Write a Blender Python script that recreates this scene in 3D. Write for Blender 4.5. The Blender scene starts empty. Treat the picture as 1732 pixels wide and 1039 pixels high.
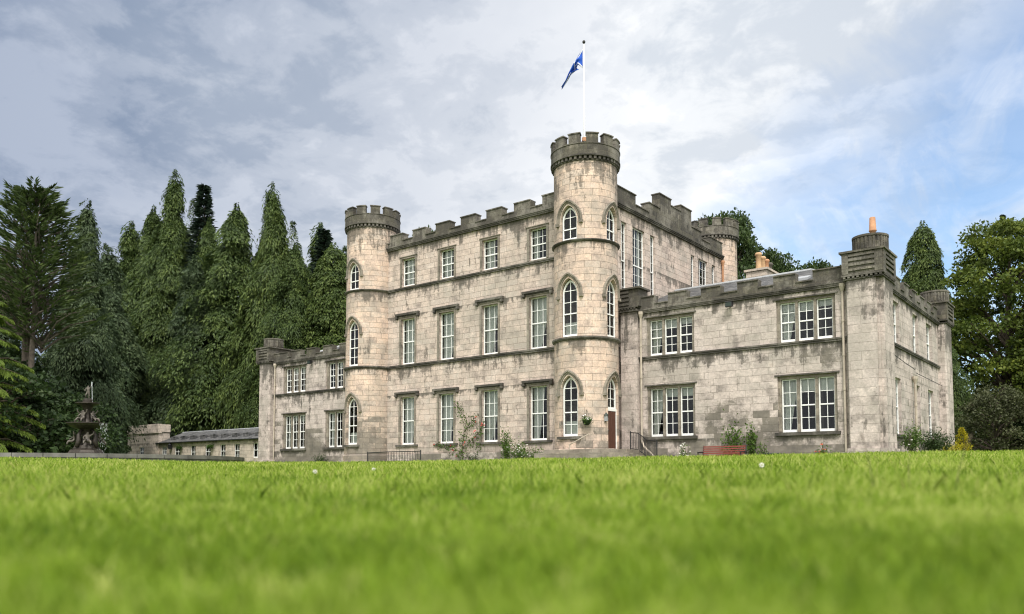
import bpy, math, random
import numpy as np
from mathutils import Vector, Matrix
R = math.radians
PI = math.pi
random.seed(7)
sc = bpy.context.scene
COL = sc.collection

# ------------------------------------------------------------------ camera
cd = bpy.data.cameras.new('camera')
cam = bpy.data.objects.new('camera', cd)
COL.objects.link(cam)
CAMZ = -1.05
cam.location = (0, 0, CAMZ)
cam.rotation_euler = (R(90 + 3.4654), 0, R(38.19))
cd.sensor_width = 36
cd.lens = 28.353
cd.shift_y = 0.1164
cd.clip_start = 0.05
cd.clip_end = 6000
cd.dof.use_dof = True
cd.dof.focus_distance = 44
cd.dof.aperture_fstop = 1.0
sc.camera = cam
sc.cycles.filter_width = 1.15

# ------------------------------------------------------------------ light and sky
SUN_EL, SUN_AZ = R(54), R(142)          # azimuth measured clockwise from +Y
sdir = Vector((math.sin(SUN_AZ) * math.cos(SUN_EL), math.cos(SUN_AZ) * math.cos(SUN_EL), math.sin(SUN_EL)))
ld = bpy.data.lights.new('sun', 'SUN')
ld.energy = 2.5
ld.angle = R(12)
ld.color = (1.0, 0.965, 0.91)
lo = bpy.data.objects.new('sun', ld)
lo.rotation_euler = sdir.to_track_quat('Z', 'Y').to_euler()
COL.objects.link(lo)
sc.view_settings.view_transform = 'Standard'
sc.view_settings.look = 'None'
sc.view_settings.exposure = 0.58
sc.view_settings.gamma = 1
sc.view_settings.use_curve_mapping = False


class NT:
    """a short way to write node trees"""
    def __init__(self, tree):
        self.t = tree
        tree.nodes.clear()

    def n(self, kind, _props=None, **ins):
        nd = self.t.nodes.new(kind)
        for k, v in (_props or {}).items():
            setattr(nd, k, v)
        for k, v in ins.items():
            key = int(k[1:]) if k[0] == '_' and k[1:].isdigit() else k.replace('_', ' ')
            self.put(nd.inputs[key], v)
        return nd

    def put(self, sock, v):
        if isinstance(v, bpy.types.NodeSocket):
            self.t.links.new(v, sock)
        elif isinstance(v, bpy.types.Node):
            self.t.links.new(v.outputs[0], sock)
        else:
            if hasattr(sock.default_value, '__len__') and len(sock.default_value) == 4 and len(v) == 3:
                v = (*v, 1)
            sock.default_value = v

    def math(self, op, a, b=0.0, c=None, clamp=False):
        nd = self.n('ShaderNodeMath', {'operation': op, 'use_clamp': clamp}, _0=a, _1=b)
        if c is not None:
            self.put(nd.inputs[2], c)
        return nd.outputs[0]

    def noise(self, vec, scale, detail=4, rough=0.55, dist=0.0):
        return self.n('ShaderNodeTexNoise', None, Vector=vec, Scale=scale, Detail=detail, Roughness=rough, Distortion=dist).outputs['Fac']

    def map(self, vec, scale=(1, 1, 1), loc=(0, 0, 0)):
        return self.n('ShaderNodeMapping', None, Vector=vec, Scale=scale, Location=loc).outputs[0]

    def ramp(self, fac, stops, interp='LINEAR'):
        nd = self.n('ShaderNodeValToRGB', None, Fac=fac)
        cr = nd.color_ramp
        cr.interpolation = interp
        while len(cr.elements) < len(stops):
            cr.elements.new(0.5)
        for e, (p, c) in zip(cr.elements, stops):
            e.position = p
            e.color = (c, c, c, 1) if isinstance(c, (int, float)) else (*c, 1)
        return nd.outputs[0]

    def mix(self, fac, a, b, mode='MIX'):
        nd = self.n('ShaderNodeMix', {'data_type': 'RGBA', 'blend_type': mode})
        self.put(nd.inputs[0], fac)
        self.put(nd.inputs[6], a)
        self.put(nd.inputs[7], b)
        return nd.outputs[2]


# world: physical sky with broken cloud in front of it
w = bpy.data.worlds.new('World')
sc.world = w
w.use_nodes = True
t = NT(w.node_tree)
sky = t.n('ShaderNodeTexSky', {'sky_type': 'NISHITA', 'sun_disc': False, 'sun_elevation': SUN_EL, 'sun_rotation': SUN_AZ, 'altitude': 100.0})
blue = t.mix(1.0, sky.outputs[0], (0.118, 0.142, 0.155), 'MULTIPLY')
dirv = t.n('ShaderNodeTexCoord').outputs['Generated']
sep = t.n('ShaderNodeSeparateXYZ', None, _0=dirv)
dz = t.math('ADD', t.math('MAXIMUM', sep.outputs[2], 0.0), 0.22)
cx = t.math('DIVIDE', sep.outputs[0], dz)
cy = t.math('DIVIDE', sep.outputs[1], dz)
cp = t.n('ShaderNodeCombineXYZ', None, _0=cx, _1=cy, _2=0.0).outputs[0]


def toward(az, el):
    a, e = R(az), R(el)
    v = (math.sin(a) * math.cos(e), math.cos(a) * math.cos(e), math.sin(e))
    return t.n('ShaderNodeVectorMath', {'operation': 'DOT_PRODUCT'}, _0=dirv, _1=v).outputs['Value']


big = t.noise(t.map(cp, (1.0, 1.0, 1), (3.1, 0.4, 0)), 1.5, 7, 0.56, 0.25)
fine = t.noise(t.map(cp, (1.0, 1.0, 1), (7.7, 2.2, 0)), 4.2, 7, 0.6, 0.3)
wisp = t.noise(t.map(cp, (2.6, 0.9, 1), (1.3, 9.2, 0)), 2.4, 6, 0.62, 0.8)
# the clear patch low in the sky to the right of the castle, frayed by noise
hole = t.math('ADD', toward(3, 5), t.math('MULTIPLY', t.math('SUBTRACT', big, 0.5), 0.22))
hole = t.math('ADD', hole, t.math('MULTIPLY', t.math('SUBTRACT', wisp, 0.5), 0.14))
hole = t.ramp(hole, [(0.86, 0.0), (0.93, 1.0)])
hole = t.math('MULTIPLY', hole, t.ramp(wisp, [(0.42, 1.0), (0.68, 0.45)]))
# leaden cloud high on the left, white and thin toward the middle and the sun
lead = t.ramp(t.math('ADD', toward(-86, 32), t.math('MULTIPLY', t.math('SUBTRACT', big, 0.5), 0.35)), [(0.62, 0.0), (0.97, 1.0)])
white_mid = t.ramp(toward(-34, 14), [(0.78, 0.0), (0.985, 1.0)])
tiny = t.noise(t.map(cp, (1.0, 1.0, 1), (2.7, 6.2, 0)), 10.0, 6, 0.62, 0.4)
puff = t.math('ADD', t.math('MULTIPLY', big, 0.46), t.math('MULTIPLY', fine, 0.36))
puff = t.ramp(t.math('ADD', puff, t.math('MULTIPLY', tiny, 0.18)), [(0.435, 0.0), (0.50, 0.45), (0.575, 1.0)], 'EASE')
puff = t.math('ADD', t.math('MULTIPLY', puff, 0.88), t.math('MULTIPLY', white_mid, 0.36), clamp=True)
grey_c = t.mix(lead, (0.40, 0.452, 0.525), (0.135, 0.187, 0.285))
white_c = t.mix(lead, (0.76, 0.77, 0.78), (0.33, 0.375, 0.465))
cloud = t.mix(puff, grey_c, white_c)
# unseen cloud round the sun, behind the camera, brightened as added fill light
fill_glow = t.ramp(t.n('ShaderNodeVectorMath', {'operation': 'DOT_PRODUCT'}, _0=dirv, _1=tuple(sdir)).outputs['Value'], [(0.15, 0.0), (1.0, 1.0)], 'EASE')
cloud = t.mix(t.math('MULTIPLY', fill_glow, 0.85), cloud, (1.9, 1.85, 1.75))
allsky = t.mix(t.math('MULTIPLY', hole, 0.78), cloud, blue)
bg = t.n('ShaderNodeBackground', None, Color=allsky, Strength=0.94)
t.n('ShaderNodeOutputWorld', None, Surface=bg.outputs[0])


# ------------------------------------------------------------------ mesh helpers
def tag(o, label=None, cat=None, group=None, kind=None):
    if label: o['label'] = label
    if cat: o['category'] = cat
    if group: o['group'] = group
    if kind: o['kind'] = kind
    return o


def empty(name, loc, label=None, cat=None, group=None):
    o = bpy.data.objects.new(name, None)
    o.location = loc
    o.empty_display_size = 0.3
    COL.objects.link(o)
    return tag(o, label, cat, group)


def wloc(o):
    v = Vector((0, 0, 0))
    while o is not None:
        v += o.location
        o = o.parent
    return v


def adopt(o, parent):
    """parent o keeping its vertices in world coordinates (parents built here are never turned)"""
    o.parent = parent
    o.location = -wloc(parent) if parent.type == 'EMPTY' or parent.parent is None else (0, 0, 0)


class MB:
    def __init__(self, uvf=None):
        self.v, self.f, self.uvf, self.smooth = [], [], uvf, False

    def face(self, pts):
        i = len(self.v)
        self.v += [tuple(p) for p in pts]
        self.f.append(tuple(range(i, i + len(pts))))

    def box(self, x0, x1, y0, y1, z0, z1):
        i = len(self.v)
        self.v += [(x, y, z) for z in (z0, z1) for x, y in ((x0, y0), (x1, y0), (x1, y1), (x0, y1))]
        for q in ((3, 2, 1, 0), (4, 5, 6, 7), (0, 1, 5, 4), (1, 2, 6, 5), (2, 3, 7, 6), (3, 0, 4, 7)):
            self.f.append(tuple(i + k for k in q))

    def pbox(self, P, s0, s1, z0, z1, n0, n1):
        """a box in a wall's own frame: s along it, n inwards"""
        i = len(self.v)
        self.v += [tuple(P(s, z, n)) for z in (z0, z1) for s, n in ((s0, n0), (s1, n0), (s1, n1), (s0, n1))]
        for q in ((3, 2, 1, 0), (4, 5, 6, 7), (0, 1, 5, 4), (1, 2, 6, 5), (2, 3, 7, 6), (3, 0, 4, 7)):
            self.f.append(tuple(i + k for k in q))

    def prism(self, poly, z0, z1):
        i = len(self.v)
        n = len(poly)
        self.v += [(x, y, z0) for x, y in poly] + [(x, y, z1) for x, y in poly]
        for k in range(n):
            self.f.append((i + k, i + (k + 1) % n, i + n + (k + 1) % n, i + n + k))
        self.f.append(tuple(i + n + k for k in range(n)))
        self.f.append(tuple(i + k for k in reversed(range(n))))

    def lathe(self, c, prof, n=32, a0=0.0, a1=2 * PI):
        i = len(self.v)
        m = n + 1
        for r, z in prof:
            for k in range(m):
                a = a0 + (a1 - a0) * k / n
                self.v.append((c[0] + r * math.cos(a), c[1] + r * math.sin(a), z))
        for j in range(len(prof) - 1):
            for k in range(n):
                self.f.append((i + j * m + k, i + j * m + k + 1, i + (j + 1) * m + k + 1, i + (j + 1) * m + k))

    def tube(self, pts, rad, n=6, cap=True):
        pts = [Vector(p) for p in pts]
        rad = rad if hasattr(rad, '__len__') else [rad] * len(pts)
        i = len(self.v)
        side = None
        for k, p in enumerate(pts):
            d = (pts[min(k + 1, len(pts) - 1)] - pts[max(k - 1, 0)]).normalized()
            if side is None or abs(side.dot(d)) > 0.95:
                side = d.orthogonal().normalized()
            side = (side - d * side.dot(d)).normalized()
            up = d.cross(side)
            for q in range(n):
                a = 2 * PI * q / n
                self.v.append(tuple(p + (side * math.cos(a) + up * math.sin(a)) * rad[k]))
        for k in range(len(pts) - 1):
            for q in range(n):
                self.f.append((i + k * n + q, i + k * n + (q + 1) % n, i + (k + 1) * n + (q + 1) % n, i + (k + 1) * n + q))
        if cap:
            self.f.append(tuple(i + q for q in reversed(range(n))))
            self.f.append(tuple(i + (len(pts) - 1) * n + q for q in range(n)))

    def build(self, name, mat, parent=None, smooth=False):
        me = bpy.data.meshes.new(name)
        me.from_pydata(self.v, [], self.f)
        me.update()
        uv = me.uv_layers.new(name='UVMap')
        for p in me.polygons:
            nx, ny, nz = p.normal
            for li in p.loop_indices:
                c = me.vertices[me.loops[li].vertex_index].co
                if self.uvf:
                    uv.data[li].uv = self.uvf(c, p)
                elif abs(nz) > 0.85:
                    uv.data[li].uv = (c.x, c.y)
                else:
                    h = math.hypot(nx, ny) or 1
                    uv.data[li].uv = ((-ny * c.x + nx * c.y) / h, c.z)
            p.use_smooth = smooth
        o = bpy.data.objects.new(name, me)
        COL.objects.link(o)
        me.materials.append(mat)
        if parent is not None:
            adopt(o, parent)
        return o


def np_mesh(name, verts, nper, mat, attrs=None, smooth=False):
    """a mesh of equal-sided loose faces from one array of corners"""
    verts = np.ascontiguousarray(verts, dtype=np.float32)
    nv = len(verts)
    nf = nv // nper
    me = bpy.data.meshes.new(name)
    me.vertices.add(nv)
    me.vertices.foreach_set('co', verts.ravel())
    me.loops.add(nv)
    me.loops.foreach_set('vertex_index', np.arange(nv, dtype=np.int32))
    me.polygons.add(nf)
    me.polygons.foreach_set('loop_start', np.arange(0, nv, nper, dtype=np.int32))
    me.polygons.foreach_set('loop_total', np.full(nf, nper, dtype=np.int32))
    for k, arr in (attrs or {}).items():
        at = me.attributes.new(k, 'FLOAT', 'FACE')
        at.data.foreach_set('value', np.ascontiguousarray(arr, dtype=np.float32))
    me.materials.append(mat)
    me.update(calc_edges=True)
    return me


def link(name, me, parent=None):
    o = bpy.data.objects.new(name, me)
    COL.objects.link(o)
    if parent is not None:
        o.parent = parent
    return o


def copy_tree(o, parent=None):
    c = o.copy()
    COL.objects.link(c)
    c.parent = parent
    for ch in list(o.children):
        copy_tree(ch, c)
    return c


# ------------------------------------------------------------------ materials
def newmat(name):
    m = bpy.data.materials.new(name)
    m.use_nodes = True
    return m, NT(m.node_tree)


def finish(t, col, rough=0.8, bump=None, bstr=0.3, bdist=0.02, **kw):
    p = t.n('ShaderNodeBsdfPrincipled', None, Roughness=rough)
    t.put(p.inputs['Base Color'], col)
    for k, v in kw.items():
        t.put(p.inputs[k.replace('_', ' ')], v)
    if bump is not None:
        b = t.n('ShaderNodeBump', None, Strength=bstr, Distance=bdist, Height=bump)
        t.put(p.inputs['Normal'], b.outputs[0])
    t.n('ShaderNodeOutputMaterial', None, Surface=p.outputs[0])
    return p


def plain(name, col, rough=0.6, metal=0.0, vary=0.15, scale=6.0):
    m, t = newmat(name)
    oc = t.n('ShaderNodeTexCoord').outputs['Object']
    nz = t.noise(oc, scale, 4)
    c = t.mix(t.ramp(nz, [(0.3, 0.0), (0.7, 1.0)]), tuple(x * (1 - vary) for x in col), tuple(min(1, x * (1 + vary)) for x in col))
    finish(t, c, rough, nz, 0.1, 0.01, Metallic=metal)
    return m


def stone(name, tones, soot=0.5, bw=0.82, bh=0.34, courses=(), damp=1.0, mortar=0.72, thr0=0.72, dlo=0.50, spots=()):
    """coursed ashlar: every block its own tone, soot running down below the string courses"""
    m, t = newmat(name)
    tc = t.n('ShaderNodeTexCoord')
    oc = tc.outputs['Object']
    uv0 = tc.outputs['UV']
    wob = t.n('ShaderNodeTexNoise', None, Vector=oc, Scale=1.1, Detail=3).outputs['Color']
    wv = t.n('ShaderNodeVectorMath', {'operation': 'MULTIPLY_ADD'}, _0=wob, _1=(0.05, 0.05, 0), _2=uv0).outputs[0]
    br = t.n('ShaderNodeTexBrick', {'offset': 0.43, 'squash': 1.35, 'squash_frequency': 3}, Vector=wv, Color1=(0, 0, 0), Color2=(1, 1, 1),
             Mortar=(0.5, 0.5, 0.5), Scale=1.0, Mortar_Size=0.011, Mortar_Smooth=0.3, Bias=0.0, Brick_Width=bw, Row_Height=bh)
    br2 = t.n('ShaderNodeTexBrick', {'offset': 0.43, 'squash': 1.35, 'squash_frequency': 3}, Vector=wv, Color1=(0, 0, 0), Color2=(1, 1, 1),
              Mortar=(0, 0, 0), Scale=1.0, Mortar_Size=0.0, Bias=-0.2, Brick_Width=bw, Row_Height=bh)
    big = t.noise(oc, 0.33, 5, 0.6)
    med = t.noise(oc, 1.7, 6, 0.65)
    fin = t.noise(oc, 11.0, 5, 0.7)
    amp = lambda v, k: t.math('MULTIPLY_ADD', v, k, 0.5 - 0.5 * k, clamp=True)
    big, med, fin = amp(big, 2.4), amp(med, 2.4), amp(fin, 2.0)
    n = len(tones)
    blockv = t.math('ADD', t.math('MULTIPLY', br2.outputs[0], 0.55), t.math('MULTIPLY', med, 0.45))
    col = t.ramp(blockv, [(0.04 + 0.92 * i / (n - 1), c) for i, c in enumerate(tones)])
    # weather: grain and mottling
    col = t.mix(1.0, col, t.ramp(fin, [(0.1, 0.72), (0.9, 1.16)]), 'MULTIPLY')
    col = t.mix(1.0, col, t.ramp(med, [(0.05, 0.82), (0.8, 1.08)]), 'MULTIPLY')
    grey = t.ramp(t.noise(t.map(oc, (1, 1, 1), (11, 5, 2)), 0.55, 6, 0.68), [(0.47, 0.0), (0.60, 1.0)])
    col = t.mix(t.math('MULTIPLY', grey, 0.55 * soot), col, (0.27, 0.25, 0.215))
    # soot streaks
    st = t.noise(t.map(oc, (2.6, 2.6, 0.26)), 1.0, 8, 0.74)
    st2 = t.noise(t.map(oc, (0.7, 0.7, 0.55), (4, 1, 7)), 1.0, 5, 0.65)
    spk = t.noise(t.map(oc, (1, 1, 1), (2, 8, 3)), 5.0, 6, 0.72)
    stf = t.math('ADD', t.math('MULTIPLY', st, 0.40), t.math('MULTIPLY', st2, 0.40))
    stf = t.math('ADD', stf, t.math('MULTIPLY', spk, 0.20))
    stf = amp(stf, 3.6)
    spk = amp(spk, 1.8)
    z = t.n('ShaderNodeSeparateXYZ', None, _0=oc).outputs[2]
    band = None
    for zc, h in courses:                      # most soot just below each course, thinning out downwards
        d = t.math('SUBTRACT', zc, z)
        f = t.math('SUBTRACT', 1.0, t.math('DIVIDE', d, h), clamp=True)
        f = t.math('MULTIPLY', f, t.math('GREATER_THAN', d, -0.02))
        band = f if band is None else t.math('MAXIMUM', band, f)
    thr = t.math('MULTIPLY', band, 0.40) if band is not None else 0.0
    soot_f = t.ramp(t.math('ADD', stf, thr), [(thr0, 0.0), (thr0 + 0.1, 0.75), (thr0 + 0.28, 1.0)])
    col = t.mix(t.math('MULTIPLY', soot_f, min(1.0, 0.95 * soot)), col, (0.058, 0.052, 0.043))
    if damp:
        low = t.math('SUBTRACT', 1.0, t.math('DIVIDE', z, 3.6), clamp=True)
        dm = t.math('ADD', t.math('MULTIPLY', low, 0.46), t.math('MULTIPLY', big, 0.52))
        dm = t.math('ADD', dm, t.math('MULTIPLY', t.math('SUBTRACT', br2.outputs[0], 0.5), 0.46))
        dm = t.math('ADD', dm, t.math('MULTIPLY', t.math('SUBTRACT', spk, 0.5), 0.35))
        for sx, sz, rx, rz in spots:               # patches of blackened blocks
            sp3 = t.n('ShaderNodeSeparateXYZ', None, _0=oc).outputs
            ex = t.math('DIVIDE', t.math('SUBTRACT', sp3[0], sx), rx)
            ez = t.math('DIVIDE', t.math('SUBTRACT', sp3[2], sz), rz)
            rr2 = t.math('ADD', t.math('MULTIPLY', ex, ex), t.math('MULTIPLY', ez, ez))
            dm = t.math('ADD', dm, t.math('MULTIPLY', t.math('SUBTRACT', 1.0, rr2, clamp=True), 0.30))
        dm = t.ramp(dm, [(dlo, 0.0), (dlo + 0.18, 1.0)])
        col = t.mix(t.math('MULTIPLY', dm, min(1.0, 0.85 * damp)), col, t.mix(med, (0.075, 0.068, 0.058), (0.21, 0.185, 0.15)))
    jf = t.math('MULTIPLY', br.outputs['Fac'], mortar)
    col = t.mix(jf, col, (0.10, 0.085, 0.065))
    h = t.math('SUBTRACT', t.math('ADD', t.math('MULTIPLY', fin, 0.5), t.math('MULTIPLY', br2.outputs[0], 0.35)), br.outputs['Fac'])
    finish(t, col, 0.9, h, 0.55, 0.02)
    return m


CREAM = [(0.31, 0.258, 0.215), (0.48, 0.398, 0.325), (0.575, 0.472, 0.38), (0.50, 0.428, 0.355), (0.63, 0.525, 0.425), (0.585, 0.43, 0.315)]
TAN = [(0.38, 0.305, 0.245), (0.55, 0.432, 0.335), (0.635, 0.485, 0.36), (0.52, 0.432, 0.345), (0.665, 0.522, 0.395), (0.62, 0.425, 0.295)]
GREY = [(0.25, 0.217, 0.187), (0.44, 0.382, 0.325), (0.54, 0.468, 0.40), (0.47, 0.412, 0.355), (0.60, 0.522, 0.445), (0.52, 0.415, 0.325)]
CREAM, TAN, GREY = ([(r * 1.0, g * 0.985, b * 1.05) for r, g, b in c] for c in (CREAM, TAN, GREY))
M = {}
M['ashlar'] = stone('ashlar_stone', CREAM, 0.9, courses=((5.85, 1.1), (10.85, 1.0), (13.6, 1.3), (9.15, 0.35), (4.05, 0.35)), damp=0.5)
M['tower_stone'] = stone('tower_stone', TAN, 0.85, courses=((5.85, 0.7), (10.85, 0.8), (15.1, 2.3)), damp=0.9, spots=((-39.9, 1.2, 2.0, 1.9),))
M['wing_stone'] = stone('wing_stone', GREY, 0.95, courses=((5.0, 0.9), (7.5, 0.7), (0.75, 0.6)), damp=1.1, dlo=0.47, mortar=0.5, spots=((-14.9, 1.7, 2.6, 1.9), (-12.2, 4.3, 2.0, 0.8), (-48.0, 1.3, 1.8, 2.0)))
M['pillar_stone'] = stone('pillar_stone', GREY, 0.9, bw=1.5, bh=0.4, courses=((7.6, 2.2),), damp=0.5, thr0=0.66, mortar=0.4)
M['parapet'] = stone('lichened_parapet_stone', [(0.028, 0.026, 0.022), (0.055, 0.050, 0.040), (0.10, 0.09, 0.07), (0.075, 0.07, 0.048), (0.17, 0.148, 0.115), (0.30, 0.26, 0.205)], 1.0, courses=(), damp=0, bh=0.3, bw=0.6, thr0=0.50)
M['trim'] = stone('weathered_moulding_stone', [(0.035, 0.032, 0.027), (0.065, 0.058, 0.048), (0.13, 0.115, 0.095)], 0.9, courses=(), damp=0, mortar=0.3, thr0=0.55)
M['surround'] = stone('window_surround_stone', [(0.13, 0.113, 0.092), (0.23, 0.20, 0.16), (0.34, 0.295, 0.235)], 0.6, courses=(), damp=0, mortar=0.3)
M['cottage'] = stone('cottage_stone', [(0.33, 0.285, 0.245), (0.50, 0.425, 0.36), (0.56, 0.475, 0.40), (0.47, 0.41, 0.35)], 0.7, courses=((2.5, 0.4),), damp=0.0)
M['paint'] = plain('white_window_paint', (0.80, 0.80, 0.78), 0.45, vary=0.05)
M['pipe'] = plain('cream_pipe_paint', (0.40, 0.345, 0.28), 0.6, vary=0.2, scale=2.5)
M['iron'] = plain('black_iron', (0.025, 0.025, 0.026), 0.5, 0.3)
M['lead'] = plain('lead_flashing', (0.29, 0.30, 0.31), 0.55, vary=0.12)
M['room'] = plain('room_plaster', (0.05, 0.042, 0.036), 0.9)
M['door'] = plain('brown_door_paint', (0.085, 0.035, 0.022), 0.45, vary=0.12)
M['terracotta'] = plain('terracotta', (0.40, 0.205, 0.11), 0.8, vary=0.2, scale=4)
M['buff'] = plain('buff_clay', (0.45, 0.29, 0.16), 0.8, vary=0.2, scale=4)
M['bronze'] = plain('weathered_bronze', (0.035, 0.028, 0.022), 0.55, 0.4, vary=0.5, scale=5)
M['pale_bronze'] = plain('limed_bronze', (0.085, 0.074, 0.06), 0.6, 0.2, vary=0.6, scale=5)
M['kerb'] = plain('grey_coping_stone', (0.13, 0.125, 0.115), 0.8, vary=0.4, scale=1.3)
M['bench'] = plain('red_brown_bench_paint', (0.20, 0.045, 0.032), 0.5, vary=0.2, scale=8)
M['urn'] = plain('dark_green_planter', (0.018, 0.03, 0.024), 0.45)
M['pole'] = plain('white_pole_paint', (0.78, 0.77, 0.74), 0.4, vary=0.05)
M['bark'] = plain('bark', (0.075, 0.058, 0.042), 0.95, vary=0.4, scale=5)
M['palebark'] = plain('pale_bark', (0.10, 0.082, 0.065), 0.95, vary=0.4, scale=5)
M['soil'] = plain('soil', (0.05, 0.038, 0.026), 0.95, vary=0.3)

# slate roof
m, t = newmat('slate'); M['slate'] = m
tc = t.n('ShaderNodeTexCoord')
br = t.n('ShaderNodeTexBrick', {'offset': 0.5}, Vector=tc.outputs['UV'], Color1=(0.045, 0.047, 0.05), Color2=(0.125, 0.122, 0.12), Mortar=(0.03, 0.03, 0.03),
         Scale=1.0, Mortar_Size=0.012, Brick_Width=0.3, Row_Height=0.2)
c = t.mix(1.0, br.outputs[0], t.ramp(t.noise(tc.outputs['Object'], 0.9, 5, 0.6), [(0.3, 0.6), (0.7, 1.25)]), 'MULTIPLY')
finish(t, c, 0.85, br.outputs['Fac'], 0.4, -0.02)

# window glass: clear, with the faint ripple of old panes
m, t = newmat('window_glass'); M['glass'] = m
oc = t.n('ShaderNodeTexCoord').outputs['Object']
bmp = t.n('ShaderNodeBump', None, Strength=0.06, Distance=0.05, Height=t.noise(oc, 2.3, 2))
fr = t.n('ShaderNodeFresnel', None, IOR=1.52, Normal=bmp.outputs[0])
tr = t.n('ShaderNodeBsdfTransparent', None, Color=(0.86, 0.90, 0.90))
gl = t.n('ShaderNodeBsdfGlossy', None, Color=(0.95, 0.97, 1.0), Roughness=0.02, Normal=bmp.outputs[0])
mx = t.n('ShaderNodeMixShader', None, _0=t.math('MULTIPLY', fr.outputs[0], 0.8, clamp=True), _1=tr.outputs[0], _2=gl.outputs[0])
t.n('ShaderNodeOutputMaterial', None, Surface=mx.outputs[0])

# curtains
m, t = newmat('pale_curtain'); M['curtain'] = m
oc = t.n('ShaderNodeTexCoord').outputs['Object']
c = t.mix(t.noise(oc, 1.5, 3), (0.43, 0.43, 0.39), (0.56, 0.56, 0.51))
finish(t, c, 0.9)

# foliage: two tones per leaf spread by a random value on every leaf, a little light passing through
def leafmat(name, dark, mid, tip, trans=0.25):
    m, t = newmat(name)
    a = t.n('ShaderNodeAttribute', {'attribute_name': 'tint'}).outputs['Fac']
    oc = t.n('ShaderNodeTexCoord').outputs['Object']
    big = t.noise(oc, 0.55, 3)
    v = t.math('ADD', t.math('MULTIPLY', a, 0.75), t.math('MULTIPLY', t.math('SUBTRACT', big, 0.4), 0.9))
    c = t.ramp(v, [(0.05, dark), (0.5, mid), (0.95, tip)])
    d = t.n('ShaderNodeBsdfPrincipled', None, Roughness=0.6)
    t.put(d.inputs['Base Color'], c)
    t.put(d.inputs['Specular IOR Level'], 0.25)
    tl = t.n('ShaderNodeBsdfTranslucent', None, Color=c)
    mx = t.n('ShaderNodeMixShader', None, _0=trans, _1=d.outputs[0], _2=tl.outputs[0])
    t.n('ShaderNodeOutputMaterial', None, Surface=mx.outputs[0])
    return m


M['cypress'] = leafmat('cypress_foliage', (0.018, 0.034, 0.011), (0.050, 0.082, 0.020), (0.115, 0.158, 0.038))
M['cypress_light'] = leafmat('light_cypress_foliage', (0.021, 0.038, 0.011), (0.060, 0.094, 0.021), (0.135, 0.178, 0.042), 0.25)
M['cypress_grey'] = leafmat('grey_cypress_foliage', (0.018, 0.033, 0.016), (0.045, 0.072, 0.031), (0.095, 0.13, 0.056))
M['fir'] = leafmat('fir_foliage', (0.010, 0.020, 0.014), (0.020, 0.036, 0.022), (0.040, 0.058, 0.032))
M['cedar'] = leafmat('cedar_foliage', (0.024, 0.040, 0.014), (0.052, 0.080, 0.021), (0.10, 0.13, 0.034))
M['fresh'] = leafmat('fresh_cedar_foliage', (0.06, 0.10, 0.012), (0.12, 0.175, 0.022), (0.20, 0.25, 0.045), 0.35)
M['lime'] = leafmat('lime_leaves', (0.040, 0.068, 0.012), (0.095, 0.130, 0.020), (0.20, 0.23, 0.035), 0.35)
M['oak'] = leafmat('oak_leaves', (0.025, 0.045, 0.014), (0.050, 0.082, 0.024), (0.085, 0.12, 0.035), 0.3)
M['bush'] = leafmat('bush_leaves', (0.018, 0.036, 0.012), (0.036, 0.064, 0.018), (0.065, 0.095, 0.028))
M['shrub'] = leafmat('shrub_leaves', (0.04, 0.08, 0.015), (0.085, 0.15, 0.025), (0.15, 0.23, 0.045), 0.35)
M['gold'] = leafmat('golden_foliage', (0.22, 0.20, 0.01), (0.42, 0.36, 0.02), (0.60, 0.52, 0.05), 0.3)
M['dull'] = leafmat('dull_shrub_leaves', (0.03, 0.036, 0.014), (0.055, 0.064, 0.025), (0.085, 0.09, 0.04), 0.2)
M['grass'] = leafmat('grass_blades', (0.075, 0.15, 0.010), (0.27, 0.395, 0.032), (0.60, 0.61, 0.20), 0.48)
M['petal'] = plain('white_petals', (0.8, 0.78, 0.74), 0.7, vary=0.05)
M['pinkpetal'] = plain('pink_petals', (0.55, 0.12, 0.10), 0.7, vary=0.2)
M['redpetal'] = plain('orange_red_petals', (0.65, 0.09, 0.03), 0.7, vary=0.2)

# lawn soil and sward under the blades
m, t = newmat('turf'); M['turf'] = m
oc = t.n('ShaderNodeTexCoord').outputs['Object']
c = t.mix(t.noise(oc, 0.35, 4), (0.06, 0.11, 0.012), (0.115, 0.18, 0.02))
c = t.mix(t.ramp(t.noise(oc, 6.0, 5), [(0.35, 0.0), (0.75, 0.6)]), c, (0.07, 0.12, 0.015))
finish(t, c, 0.95, t.noise(oc, 9, 4), 0.6, 0.05)

# saltire flag, drawn from its own cloth coordinates
m, t = newmat('flag_cloth'); M['flag'] = m
uv = t.n('ShaderNodeSeparateXYZ', None, _0=t.n('ShaderNodeTexCoord').outputs['UV'])
d1 = t.math('ABSOLUTE', t.math('SUBTRACT', uv.outputs[0], uv.outputs[1]))
d2 = t.math('ABSOLUTE', t.math('SUBTRACT', t.math('ADD', uv.outputs[0], uv.outputs[1]), 1.0))
wh = t.math('LESS_THAN', t.math('MINIMUM', d1, d2), 0.055)
c = t.mix(wh, (0.004, 0.085, 0.50), (0.82, 0.83, 0.85))
d = t.n('ShaderNodeBsdfPrincipled', None, Roughness=0.75); t.put(d.inputs['Base Color'], c)
tl = t.n('ShaderNodeBsdfTranslucent', None, Color=c)
mx = t.n('ShaderNodeMixShader', None, _0=0.3, _1=d.outputs[0], _2=tl.outputs[0])
t.n('ShaderNodeOutputMaterial', None, Surface=mx.outputs[0])

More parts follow.
